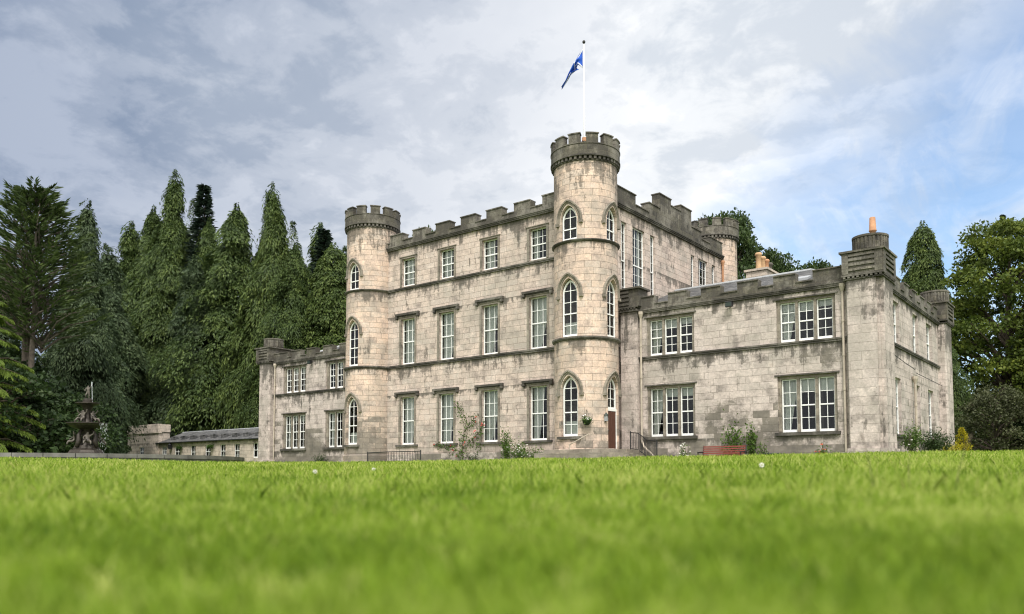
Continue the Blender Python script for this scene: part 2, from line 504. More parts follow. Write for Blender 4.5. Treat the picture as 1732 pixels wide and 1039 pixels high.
# water
m, t = newmat('falling_water'); M['water'] = m
p = finish(t, (0.85, 0.9, 0.92), 0.1)
p.inputs['Transmission Weight'].default_value = 0.6
m, t = newmat('pool_water'); M['pool'] = m
oc = t.n('ShaderNodeTexCoord').outputs['Object']
finish(t, (0.015, 0.05, 0.055), 0.05, t.noise(oc, 4, 3), 0.3, 0.02)

# ------------------------------------------------------------------ ground
TAB = [(-180, 46, .019), (-70.6, 46, .0200), (-64.0, 47, .0193), (-59.6, 58, .0183), (-55.3, 62, .0178), (-46.9, 48.5, .0187), (-35, 39.2, .0224), (-22, 36.4, .0248), (-14, 35.4, .0268), (-10.6, 40, .0276), (-7, 55, .0276), (0, 60, .027), (180, 46, .02)]
TA, TD, TE = (np.array(c, float) for c in zip(*TAB))


def dip(x, y):
    """the sunken path along the foot of the castle walls, hidden behind the brow of the lawn"""
    x = np.asarray(x, float); y = np.asarray(y, float)
    b0 = np.interp(x, [-60, -44, -42.5, -36, -26, -20.8, -19.8, -10, -8], [35.2, 35.0, 32.6, 32.0, 31.4, 31.4, 33.6, 34.0, 34.6])
    s_ = np.clip((y - b0) / 1.3, 0, 1) * np.clip((-8.9 - x) / 1.0, 0, 1) * np.clip((x + 58) / 2, 0, 1)
    return s_ * s_ * (3 - 2 * s_) * np.clip((53.5 - y) / 1.5, 0, 1)


def ground_z(x, y):
    """the lawn dips to the photographer and rises to a level platform round the castle"""
    x = np.asarray(x, float); y = np.asarray(y, float)
    az = np.degrees(np.arctan2(x, y))
    d = np.hypot(x, y)
    D = np.interp(az, TA, TD)
    e = np.interp(az, TA, TE)
    k = e - 0.0038 + 0.30 / D
    zz = CAMZ - 0.30 + np.minimum(d, D) * k
    zp = CAMZ - 0.30 + D * k
    far = np.clip((d - D) / 40, 0, 1)
    out = np.where(d > D, zp + far * (0.25 - zp), zz)
    und = 0.02 * np.sin(x * 0.9 + 1.3) * np.cos(y * 0.7) + 0.012 * np.sin(x * 2.3 - y * 1.7)
    return out + und * np.clip(d / 6, 0, 1) - 0.40 * dip(x, y)


def gz(x, y):
    return float(ground_z(x, y))


rad = np.concatenate([[0.0], np.geomspace(0.5, 26, 36), np.arange(26.6, 62, 0.6), np.geomspace(63, 120, 14), [180, 300, 600, 1200, 2500]])
azs = np.concatenate([np.linspace(-PI, R(-80), 40), np.linspace(R(-79.4), R(8), 150), np.linspace(R(9), PI, 110)])
g = MB()
gx = np.outer(rad, np.sin(azs)); gy = np.outer(rad, np.cos(azs))
gzz = ground_z(gx, gy)
gzz[0, :] = gzz[1, :].mean()
na = len(azs)
g.v = [tuple(p) for p in np.stack([gx.ravel(), gy.ravel(), gzz.ravel()], 1)]
g.f = [(i * na + j, i * na + j + 1, (i + 1) * na + j + 1, (i + 1) * na + j) for i in range(len(rad) - 1) for j in range(na - 1)]
lawn = g.build('lawn_ground', M['turf'], smooth=True)
tag(lawn, kind='structure')

# grass blades
rng = np.random.default_rng(3)


def blades():
    """tufts of blades, thinner and denser near the lens, coarser where they are seen from afar"""
    out, tint = [], []
    rings = [(0.55, 2.0, 3500, 10), (2.0, 5, 9000, 9), (5, 10, 14000, 8), (10, 20, 20000, 7), (20, 34, 20000, 6), (34, 66, 18000, 6)]
    for d0, d1, nt, per in rings:
        u = rng.random(nt)
        d = d0 * (d1 / d0) ** u
        nt = int(nt * 1.4)
        u = rng.random(nt)
        d = d0 * (d1 / d0) ** u
        az = np.radians(rng.uniform(-92, 28, nt))
        tx, ty = d * np.sin(az), d * np.cos(az)
        big_ = np.sin(tx * 1.1 + 0.9 * np.sin(ty * 1.3)) * np.cos(ty * 0.9 + 0.8 * np.sin(tx * 0.7))
        th = np.clip(rng.normal(1, 0.28, nt) + 0.22 * big_, 0.35, 2.0)
        tt = rng.normal(0.46, 0.17, nt) - 0.12 * np.clip(1 - d / 5, 0, 1) + 0.14 * big_ + np.where(rng.random(nt) < 0.07, 0.45, 0)
        spread = np.maximum(0.02, 0.0035 * d)
        rp = lambda a: np.repeat(a, per)
        n = nt * per
        x = rp(tx) + rng.normal(0, 1, n) * rp(spread)
        y = rp(ty) + rng.normal(0, 1, n) * rp(spread)
        d, az, th, tt = rp(d), rp(az), rp(th), rp(tt)
        keep = ~((y > 36.6) & (x < -8.6)) & (d < np.interp(np.degrees(az), TA, TD) + 2)
        keep &= np.hypot(x + 52.6, y - 23.4) > 9.9
        keep &= dip(x, y) < 0.15
        d, az, x, y, th, tt = d[keep], az[keep], x[keep], y[keep], th[keep], tt[keep]
        n = len(d)
        z = ground_z(x, y)
        h = np.minimum(rng.gamma(9, 0.0088, n) * th, 0.17 if d0 > 4 else 0.095) * (1 + d * 0.004)
        wd = np.maximum(0.0036, 0.00066 * d) * rng.uniform(0.6, 1.4, n)
        la = rng.uniform(0, 2 * PI, n)
        lean = h * rng.uniform(0.1, 0.8, n)
        wa = az + PI / 2 + rng.normal(0, 0.6, n)
        base = np.stack([x, y, z - 0.01], 1)
        W = np.stack([np.sin(wa), np.cos(wa), 0 * wa], 1) * wd[:, None]
        L = np.stack([np.sin(la) * lean, np.cos(la) * lean, h], 1)
        mid = base + L * np.array([0.38, 0.38, 0.62])
        tip = base + L
        q = np.stack([base - W * 0.5, base + W * 0.5, mid + W * 0.45, tip, mid - W * 0.45], 1)
        out.append(q.reshape(-1, 3))
        tint.append(np.clip(tt + rng.normal(0, 0.24, n) * np.clip(d / 5, 0.5, 1) + np.where(rng.random(n) < 0.05, 0.6, 0) * np.clip(d / 6, 0.2, 1), 0, 1.3))
    return np.concatenate(out), np.concatenate(tint)


bv, bt = blades()
go = link('grass', np_mesh('grass', bv, 5, M['grass'], {'tint': bt}))
tag(go, 'short bright green lawn grass in front of the castle', 'grass', kind='stuff')

# ------------------------------------------------------------------ the castle
castle = empty('castle', (-31.65, 44, 0), 'cream stone castle with three battlemented round towers and two lower wings', 'castle')


def front(b0):
    return lambda s, z, n: (s, b0 + n, z)


def east(a0):
    return lambda s, z, n: (a0 - n, s, z)


def west(a0):
    return lambda s, z, n: (a0 + n, s, z)


def wall(mb, P, s0, s1, z0, z1, holes):
    """a plain wall face with real openings and their reveals; holes are (s0, s1, z0, z1, depth)"""
    xs = sorted({s0, s1, *[h[0] for h in holes], *[h[1] for h in holes]})
    zs = sorted({z0, z1, *[h[2] for h in holes], *[h[3] for h in holes]})
    for i in range(len(xs) - 1):
        for j in range(len(zs) - 1):
            a, b, c, d = xs[i], xs[i + 1], zs[j], zs[j + 1]
            if any(h[0] - 1e-6 <= a and b <= h[1] + 1e-6 and h[2] - 1e-6 <= c and d <= h[3] + 1e-6 for h in holes):
                continue
            mb.face([P(a, c, 0), P(b, c, 0), P(b, d, 0), P(a, d, 0)])
    for a, b, c, d, dep in holes:
        mb.face([P(a, c, 0), P(a, c, dep), P(a, d, dep), P(a, d, 0)])
        mb.face([P(b, c, dep), P(b, c, 0), P(b, d, 0), P(b, d, dep)])
        mb.face([P(a, d, 0), P(a, d, dep), P(b, d, dep), P(b, d, 0)])
        mb.face([P(a, c, dep), P(a, c, 0), P(b, c, 0), P(b, c, dep)])


def curtain(P, s0, s1, z0, z1, n, kind, flip=False):
    """pleated cloth inside a window: 'swag' tied back to one side, 'blind' across the top, 'net' over the lower sash"""
    mb = MB()
    wd = s1 - s0
    if kind == 'blind':
        zc = z1 - (z1 - z0) * random.uniform(0.16, 0.28)
        mb.pbox(P, s0, s1, zc, z1, n, n + 0.02)
    elif kind == 'net':
        mb.pbox(P, s0, s1, z0, z0 + (z1 - z0) * 0.27, n, n + 0.02)
    else:
        nu, nv = 32, 14
        top, bot = kind
        i = 0
        for j in range(nv + 1):
            v = j / nv
            wv = wd * (top + (bot - top) * (v ** 1.1))
            for k in range(nu + 1):
                u = k / nu
                s = u * wv
                s = (s1 - s) if flip else (s0 + s)
                nn = n + 0.05 + 0.016 * math.sin(u * 2 * PI * 4 + v) * (0.7 + 0.3 * v)
                mb.v.append(tuple(P(s, z1 - (z1 - z0) * v, nn)))
        for j in range(nv):
            for k in range(nu):
                a = j * (nu + 1) + k
                mb.f.append((a, a + 1, a + nu + 2, a + nu + 1))
    return mb


def sash(P, s0, s1, z0, z1, n, cols=3, rows=(2, 2), meet=0.5, cloth=None, flip=False, bar=0.026, sill=None, name='window', parent=None):
    """a painted sash window: frame, meeting rail, glazing bars; its pane, cloth and stone sill are its own pieces"""
    parent = parent or castle
    f = MB()
    fw, dp = 0.05, 0.07
    f.pbox(P, s0, s0 + fw, z0, z1, n, n + dp)
    f.pbox(P, s1 - fw, s1, z0, z1, n, n + dp)
    f.pbox(P, s0 + fw, s1 - fw, z1 - fw, z1, n, n + dp)
    f.pbox(P, s0 + fw, s1 - fw, z0, z0 + 0.115, n - 0.01, n + dp)
    zm = z0 + (z1 - z0) * meet
    f.pbox(P, s0 + fw, s1 - fw, zm - 0.03, zm + 0.03, n - 0.004, n + dp - 0.01)
    for half, (za, zb) in zip(rows, ((zm + 0.03, z1 - fw), (z0 + 0.115, zm - 0.03))):
        off = 0.012 if zb > zm else 0.03
        for i in range(1, cols):
            x = s0 + fw + (s1 - s0 - 2 * fw) * i / cols
            f.pbox(P, x - bar / 2, x + bar / 2, za, zb, n + off, n + off + 0.03)
        for j in range(1, half):
            z = za + (zb - za) * j / half
            f.pbox(P, s0 + fw, s1 - fw, z - bar / 2, z + bar / 2, n + off + 0.003, n + off + 0.026)
    o = f.build(name, M['paint'], parent)
    g = MB()
    g.face([P(s0 + 0.02, z0 + 0.03, n + 0.045), P(s1 - 0.02, z0 + 0.03, n + 0.045), P(s1 - 0.02, z1 - 0.02, n + 0.045), P(s0 + 0.02, z1 - 0.02, n + 0.045)])
    g.build('glass_pane', M['glass'], o)
    if cloth:
        for cl in (cloth if isinstance(cloth, list) else [cloth]):
            curtain(P, s0 + 0.02, s1 - 0.02, z0 + 0.02, z1 - 0.02, n + 0.14, cl, flip).build('blind' if cl == 'blind' else 'curtain', M['curtain'], o, smooth=cl not in ('blind', 'net'))
    if sill:
        s = MB()
        s.pbox(P, s0 - sill, s1 + sill, z0 - 0.13, z0 - 0.002, -0.10, n + 0.02)
        s.build('sill', M['trim'], o)
    return o


def course(name, P, s0, s1, z0, z1, proj, steps=2):
    mb = MB()
    for k in range(steps):
        za = z0 + (z1 - z0) * k / steps
        zb = z0 + (z1 - z0) * (k + 1) / steps
        mb.pbox(P, s0, s1, za, zb, -proj * (0.45 + 0.55 * (k + 1) / steps), 0.04)
    return mb.build(name, M['trim'], castle)


def hood(P, s0, s1, z0, z1):
    mb = MB()
    mb.pbox(P, s0, s1, z0 + 0.08, z1 - 0.01, -0.16, 0.03)
    mb.pbox(P, s0 + 0.05, s1 - 0.05, z0 + 0.02, z0 + 0.08, -0.09, 0.03)
    for s in (s0 + 0.002, s1 - 0.172):
        mb.pbox(P, s, s + 0.17, z0 - 0.09, z0 + 0.06, -0.165, 0.028)
        mb.pbox(P, s + 0.04, s + 0.13, z0 - 0.14, z0 - 0.09, -0.14, 0.025)
    return mb.build('hood_mould', M['trim'], castle)


def parapet(P, zb, cols, thick=0.5, name='parapet', cap=0.06):
    """battlement wall from columns (s0, s1, top) with weathered cap slabs"""
    mb = MB()
    for s0, s1, zt in cols:
        zt += random.uniform(-0.025, 0.02)
        mb.pbox(P, s0, s1, zb, zt - cap, 0, thick)
        hi = 0.035
        mb.pbox(P, s0 - (hi if zt > zb + 0.8 else -0.002), s1 + (hi if zt > zb + 0.8 else -0.002), zt - cap, zt, -0.05, thick + 0.05)
    return mb.build(name, M['parapet'], castle)


def merlons(s_from, s_to, starts, width, z_low, z_high):
    out, s = [], s_from
    for a in starts:
        if a > s:
            out.append((s, a, z_low))
        out.append((max(a, s_from), min(a + width, s_to), z_high))
        s = a + width
    if s < s_to:
        out.append((s, s_to, z_low))
    return out


# --- main block
FP, EP = front(36.0), east(-22.2)
WC = (-36.77, -33.42, -29.97, -26.47)
hw = 0.62
holes = []
for c in WC:
    holes += [(c - hw, c + hw, 0.87, 3.9, 0.3), (c - hw, c + hw, 6.0, 8.93, 0.3), (c - 0.6, c + 0.6, 11.05, 12.85, 0.3)]
mb = MB()
wall(mb, FP, -41.1, -22.2, -0.9, 13.6, holes)
SIDE = ((37.9, 38.48), (39.15, 40.52), (41.18, 41.76), (46.5, 47.05), (47.6, 48.95), (49.62, 50.2))
wall(mb, EP, 36.0, 52.4, -0.9, 13.6, [(a, b, 8.7, 12.88, 0.28) for a, b in SIDE])
wall(mb, west(-41.1), 36.0, 52.4, -0.9, 13.6, [])
mb.face([(-41.1, 52.4, -0.9), (-22.2, 52.4, -0.9), (-22.2, 52.4, 13.6), (-41.1, 52.4, 13.6)])
mb.build('main_wall', M['ashlar'], castle)
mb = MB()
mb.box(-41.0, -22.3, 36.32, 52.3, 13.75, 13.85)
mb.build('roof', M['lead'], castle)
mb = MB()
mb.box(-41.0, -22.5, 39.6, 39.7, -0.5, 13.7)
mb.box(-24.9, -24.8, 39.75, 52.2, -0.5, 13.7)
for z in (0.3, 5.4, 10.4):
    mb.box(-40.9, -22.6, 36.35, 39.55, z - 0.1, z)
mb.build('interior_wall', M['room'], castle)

for i, c in enumerate(WC):
    sash(FP, c - hw, c + hw, 0.87, 3.9, 0.2, 3, (2, 2), 0.5, ((1.0, 0.56), (1.0, 0.44), (1.0, 0.40), (0.68, 0.34))[i], sill=0.36)
    sash(FP, c - hw, c + hw, 6.0, 8.93, 0.2, 3, (2, 2), 0.5, ((1.0, 0.72), (1.0, 0.55), (0.78, 0.42), (1.0, 0.45))[i], sill=None)
    sash(FP, c - 0.6, c + 0.6, 11.05, 12.85, 0.2, 3, (2, 2), 0.5, ((0.62, 0.60), (0.64, 0.50), (0.60, 0.46), (0.42, 0.36))[i], sill=None)
    hood(FP, c - 1.05, c + 1.05, 4.03, 4.24)
    hood(FP, c - 1.05, c + 1.05, 9.08, 9.31)
    # raised stone architrave round each opening
    for z0, z1, h in ((0.87, 3.9, hw), (6.0, 8.93, hw), (11.05, 12.85, 0.6)):
        mb = MB()
        for q in (-1, 1):
            a, b = sorted((c + q * h, c + q * (h + 0.15)))
            mb.pbox(FP, a, b, z0, z1 + 0.11, -0.035, 0.02)
        mb.pbox(FP, c - h, c + h, z1, z1 + 0.11, -0.035, 0.02)
        mb.pbox(FP, c - h - 0.2, c + h + 0.2, z1 + 0.11, z1 + 0.15, -0.07, 0.02)
        mb.build('architrave', M['surround'], castle)
for i, (a, b) in enumerate(SIDE):
    big = i in (1, 4)
    sash(EP, a, b, 8.7, 12.88, 0.12, 3 if big else 2, (4, 4), 0.49, (0.3, 0.3) if i == 1 else None, flip=True, bar=0.018)

course('string_course', FP, -39.2, -24.3, 5.80, 5.98, 0.13)
course('string_course', FP, -39.2, -24.3, 10.82, 10.98, 0.12)
course('cornice', FP, -39.2, -24.3, 13.55, 13.78, 0.2, 3)
course('cornice', EP, 37.0, 51.3, 13.55, 13.78, 0.2, 3)
course('plinth', FP, -39.2, -24.3, -0.9, 0.26, 0.1, 1).data.materials[0] = M['wing_stone']
starts = [-40.4, -38.4, -36.34, -34.31, -32.22, -30.19, -28.12, -26.1]
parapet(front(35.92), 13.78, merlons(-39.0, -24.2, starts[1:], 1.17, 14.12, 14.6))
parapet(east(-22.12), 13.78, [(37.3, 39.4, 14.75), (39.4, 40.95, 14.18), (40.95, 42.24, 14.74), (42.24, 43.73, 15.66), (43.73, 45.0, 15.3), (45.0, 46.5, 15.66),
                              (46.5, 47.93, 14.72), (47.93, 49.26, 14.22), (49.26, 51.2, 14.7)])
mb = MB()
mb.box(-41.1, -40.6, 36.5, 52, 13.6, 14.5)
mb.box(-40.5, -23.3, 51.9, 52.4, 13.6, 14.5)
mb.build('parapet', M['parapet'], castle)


# --- round towers
def arch(hw_, zs, zt, s):
    h = zt - zs
    rr = (h * h + hw_ * hw_) / (2 * hw_)
    return zs + math.sqrt(max(0, rr * rr - (abs(s) + rr - hw_) ** 2))


def round_tower(cx, cy, r, lights, phase, nm=12, merl=19.6):
    """lights: list of (facing angle, [(z bottom, z spring, z top)]); angle is of the outward normal"""
    uvc = lambda c, p: (((math.atan2(c.y - cy, c.x - cx) - PI / 2) % (2 * PI)) * r, c.z) if abs(p.normal.z) < 0.9 else (c.x, c.y)
    mb = MB(uvc)
    HW = 0.5
    th = math.asin(HW / r)
    cuts = set(np.linspace(0, 2 * PI, 65)[:-1].round(5))
    for fa, _ in lights:
        cuts = {c for c in cuts if abs((c - fa + PI) % (2 * PI) - PI) > th + 0.02}
        cuts |= {round((fa + th * k / 8) % (2 * PI), 5) for k in range(-8, 9)}
    cuts = sorted(cuts)
    ZB, ZT = -0.9, 15.15
    pt = lambda a, z: (cx + r * math.cos(a), cy + r * math.sin(a), z)
    for i in range(len(cuts)):
        a0, a1 = cuts[i], cuts[(i + 1) % len(cuts)]
        am = a0 + ((a1 - a0) % (2 * PI)) / 2
        ops = None
        for fa, ls in lights:
            if abs((am - fa + PI) % (2 * PI) - PI) < th - 1e-4:
                ops = (fa, ls)
        lo0 = lo1 = ZB
        if ops:
            fa, ls = ops
            s0, s1 = (r * math.sin(((a - fa + PI) % (2 * PI)) - PI) for a in (a0, a1))
            for zb, zs, zt in ls:
                mb.face([pt(a0, lo0), pt(a1, lo1), pt(a1, zb), pt(a0, zb)])
                lo0, lo1 = arch(HW, zs, zt, s0), arch(HW, zs, zt, s1)
        mb.face([pt(a0, lo0), pt(a1, lo1), pt(a1, ZT), pt(a0, ZT)])
    windows = []
    for fa, ls in lights:
        ux, uy = math.cos(fa), math.sin(fa)
        tx, ty = -uy, ux                                      # along the tangent
        P = lambda s, z, n, ux=ux, uy=uy, tx=tx, ty=ty: (cx + ux * (r - n) + tx * s, cy + uy * (r - n) + ty * s, z)
        surf = lambda s, z, P=P: P(s, z, r - math.sqrt(r * r - s * s))
        for zb, zs, zt in ls:
            ss = [r * math.sin(th * k / 8) for k in range(-8, 9)]
            cont = [(-HW, zb)] + [(s, arch(HW, zs, zt, s)) for s in ss] + [(HW, zb)]
            n = len(cont)
            for k in range(n):
                (sa, za), (sb, zb2) = cont[k], cont[(k + 1) % n]
                mb.face([surf(sa, za), surf(sb, zb2), P(sb, zb2, 0.32), P(sa, za, 0.32)])
            windows.append((P, surf, zb, zs, zt))
    tw = mb.build('tower', M['tower_stone'], castle)
    # string courses, corbel table, battlement
    for z0, z1 in ((5.78, 6.0), (10.82, 11.0)):
        s = MB(uvc)
        s.lathe((cx, cy), [(r - 0.03, z0), (r + 0.06, z0 + 0.04), (r + 0.12, z0 + 0.11), (r + 0.12, z1 - 0.03), (r - 0.03, z1)], 64)
        s.build('string_course', M['trim'], tw)
    s = MB(uvc)
    s.lathe((cx, cy), [(r - 0.03, -0.9), (r + 0.1, -0.9), (r + 0.1, 0.2), (r - 0.03, 0.3)], 64)
    s.build('plinth', M['tower_stone'], tw)
    rc = r + 0.145
    s = MB(uvc)
    s.lathe((cx, cy), [(r - 0.03, 15.05), (r + 0.05, 15.07), (r + 0.06, 15.14)], 64)
    s.lathe((cx, cy), [(r + 0.06, 15.27), (rc + 0.03, 15.28), (rc + 0.03, 15.36), (rc, 15.38)], 64)
    for k in range(44):
        a = 2 * PI * k / 44
        b = MB()
        b.box(r - 0.05, rc - 0.01, -0.065, 0.065, 15.12, 15.275)
        i = len(s.v)
        s.v += [(cx + x * math.cos(a) - y * math.sin(a), cy + x * math.sin(a) + y * math.cos(a), z) for x, y, z in b.v]
        s.f += [tuple(i + q for q in f) for f in b.f]
    s.lathe((cx, cy), [(r - 0.02, 15.1), (r - 0.02, 15.3)], 48)
    s.build('corbel_band', M['trim'], tw)
    s = MB(uvc)
    ri = rc - 0.36
    s.lathe((cx, cy), [(rc, 15.36), (rc, 15.9), (rc + 0.03, 15.9), (rc + 0.03, 15.95), (ri, 15.95), (ri, 15.36)], 72)
    s.lathe((cx, cy), [(ri, 15.45), (0.02, 15.47)], 36)
    hm = R(merl / 2)
    for k in range(nm):
        a = phase + 2 * PI * k / nm
        for r0, r1, z0, z1, hh in ((ri + 0.02, rc - 0.004, 15.95, 16.42, hm), (ri - 0.01, rc + 0.035, 16.42, 16.48, hm + 0.02)):
            i = len(s.v)
            m_ = 5
            for z in (z0, z1):
                for rr in (r0, r1):
                    for q in range(m_):
                        t_ = a - hh + 2 * hh * q / (m_ - 1)
                        s.v.append((cx + rr * math.cos(t_), cy + rr * math.sin(t_), z))
            I = lambda zz, rr, q: i + (zz * 2 + rr) * m_ + q
            for q in range(m_ - 1):
                s.f.append((I(0, 1, q), I(0, 1, q + 1), I(1, 1, q + 1), I(1, 1, q)))
                s.f.append((I(0, 0, q + 1), I(0, 0, q), I(1, 0, q), I(1, 0, q + 1)))
                s.f.append((I(1, 1, q), I(1, 1, q + 1), I(1, 0, q + 1), I(1, 0, q)))
                s.f.append((I(0, 1, q + 1), I(0, 1, q), I(0, 0, q), I(0, 0, q + 1)))
            s.f.append((I(0, 0, 0), I(0, 1, 0), I(1, 1, 0), I(1, 0, 0)))
            s.f.append((I(0, 1, m_ - 1), I(0, 0, m_ - 1), I(1, 0, m_ - 1), I(1, 1, m_ - 1)))
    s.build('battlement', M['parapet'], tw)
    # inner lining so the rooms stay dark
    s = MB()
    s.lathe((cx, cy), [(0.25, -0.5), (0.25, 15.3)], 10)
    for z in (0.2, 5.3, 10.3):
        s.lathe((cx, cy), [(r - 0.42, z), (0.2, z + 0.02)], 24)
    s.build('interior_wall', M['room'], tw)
    return tw, windows


def gothic(P, surf, zb, zs, zt, kind='sash'):
    """pointed window: white frame, bars, pane, moulded hood on the tower face"""
    HW = 0.455
    zt2 = zt - 0.06
    n = 0.2
    N = 10
    ss = [HW * math.sin(PI / 2 * k / N) for k in range(-N, N + 1)]
    cont = [(-HW, zb)] + [(s, arch(HW, zs, zt2, s)) for s in ss] + [(HW, zb)]
    f = MB()
    w_ = 0.06
    inner = [(s * (1 - w_ / HW), (z - 0.09 if z > zs + 0.02 else z) if z > zb else zb) for s, z in cont]
    for k in range(len(cont) - 1):
        a, b, c, d = cont[k], cont[k + 1], inner[k + 1], inner[k]
        f.face([P(*a, n), P(*b, n), P(*c, n), P(*d, n)])
        f.face([P(*d, n), P(*c, n), P(*c, n + 0.07), P(*d, n + 0.07)])
    f.pbox(P, -HW + 0.02, HW - 0.02, zb, zb + (0.13 if kind != 'fan' else 0.08), n - 0.01, n + 0.06)
    top = arch(HW, zs, zt2, 0) - 0.06
    f.pbox(P, -0.018, 0.018, zb + 0.1, top, n + 0.02, n + 0.05)
    hs = zs + 0.12 - zb
    nrow = max(2, round((zs - zb) / 0.55))
    for j in range(1, nrow + 1):
        z = zb + hs * j / nrow
        mid = j == (nrow + 1) // 2 and kind != 'fan'
        q = 0.03 if mid else 0.017
        lim = HW - 0.04 if z < zs + 0.05 else HW - 0.08
        f.pbox(P, -lim, lim, z - q, z + q, n + (0.0 if mid else 0.024), n + 0.046)
    o = f.build('window', M['paint'], castle)
    g = MB()
    g.face([P(s * 0.97, z, n + 0.055) for s, z in reversed(cont)])
    g.build('glass_pane', M['glass'], o)
    h = MB()
    HH = 0.72
    hp = [(HH * math.sin(PI / 2 * k / 12)) for k in range(-12, 13)]
    pts = [(s, arch(HH, zs - 0.05, zt + 0.24, s)) for s in hp]
    pts = [(-HH, zs - 0.16)] + pts + [(HH, zs - 0.16)]
    sv = lambda s, z, off: P(s, z, 1.68 - math.sqrt(max(0.01, 1.68 ** 2 - s * s)) - off)
    h.tube([sv(s, z, 0.03) for s, z in pts], 0.075, 6)
    h.tube([sv(s * 0.86, z - 0.09, 0.0) for s, z in pts], 0.05, 6)
    for s in (-HH, HH):
        q = sv(s, zs - 0.2, 0.05)
        h.box(q[0] - 0.09, q[0] + 0.09, q[1] - 0.09, q[1] + 0.09, q[2] - 0.08, q[2] + 0.08)
    h.build('hood_mould', M['surround'], castle)
    return o


LV = [(0.9, 3.25, 4.0), (6.0, 8.28, 9.02), (11.0, 12.1, 12.82)]
LVD = [(0.25, 3.25, 4.0), (6.0, 8.28, 9.02), (11.0, 12.1, 12.82)]
SOUTH, EAST = -PI / 2 % (2 * PI), 0.0
face_a = math.atan2(-35.5, 22.95)
tR, wR = round_tower(-22.95, 35.5, 1.68, [(SOUTH, LV), (0.0, LVD)], face_a - R(3.4) - R(15))
tR['label'] = 'tall corner tower with the flagpole and the brown door'
face_l = math.atan2(-36.1, 40.3)
tL, wL = round_tower(-40.3, 36.1, 1.68, [(SOUTH, LV)], face_l + R(5))
tB, wB = round_tower(-23.4, 52.5, 1.65, [], math.atan2(-52.5, 23.4) + R(10))
for i, (P, surf, zb, zs, zt) in enumerate(wR + wL):
    if i == 3:
        continue
    o = gothic(P, surf, zb, zs, zt)
    if i in (0, 1, 6):
        curtain(P, -0.42, 0.42, zb + 0.05, zt - 0.3, 0.36, 'net').build('curtain', M['curtain'], o)
    if zb < 2:
        s = MB()
        s.pbox(P, -0.68, 0.68, zb - 0.14, zb - 0.002, -0.08, 0.24)
        s.build('sill', M['trim'], o)
# the door with its pointed fanlight
P, surf, zb, zs, zt = wR[3]
gothic(P, surf, 2.34, zs, zt, 'fan')
d = MB()
d.pbox(P, -0.44, 0.44, 0.27, 2.22, 0.2, 0.26)
for k in range(-2, 3):
    d.pbox(P, k * 0.165 - 0.075, k * 0.165 + 0.075, 0.3, 2.19, 0.185, 0.2)
door = d.build('door', M['door'], castle)
k = MB(); k.lathe((0, 0), [(0.001, -0.03), (0.03, -0.02), (0.03, 0.02), (0.001, 0.03)], 10)
q = P(-0.34, 1.2, 0.15)
k.v = [(x + q[0], y + q[1], z + q[2]) for x, y, z in k.v]
k.build('handle', M['iron'], door, smooth=True)
d = MB()
d.pbox(P, -0.5, 0.5, 2.22, 2.34, 0.17, 0.27)
d.pbox(P, -0.5, -0.44, 0.25, 2.22, 0.18, 0.27)
d.pbox(P, 0.44, 0.5, 0.25, 2.22, 0.18, 0.27)
d.build('door_frame', M['paint'], castle)

# --- wings (west one mirrors the east one)
WP = front(37.5)


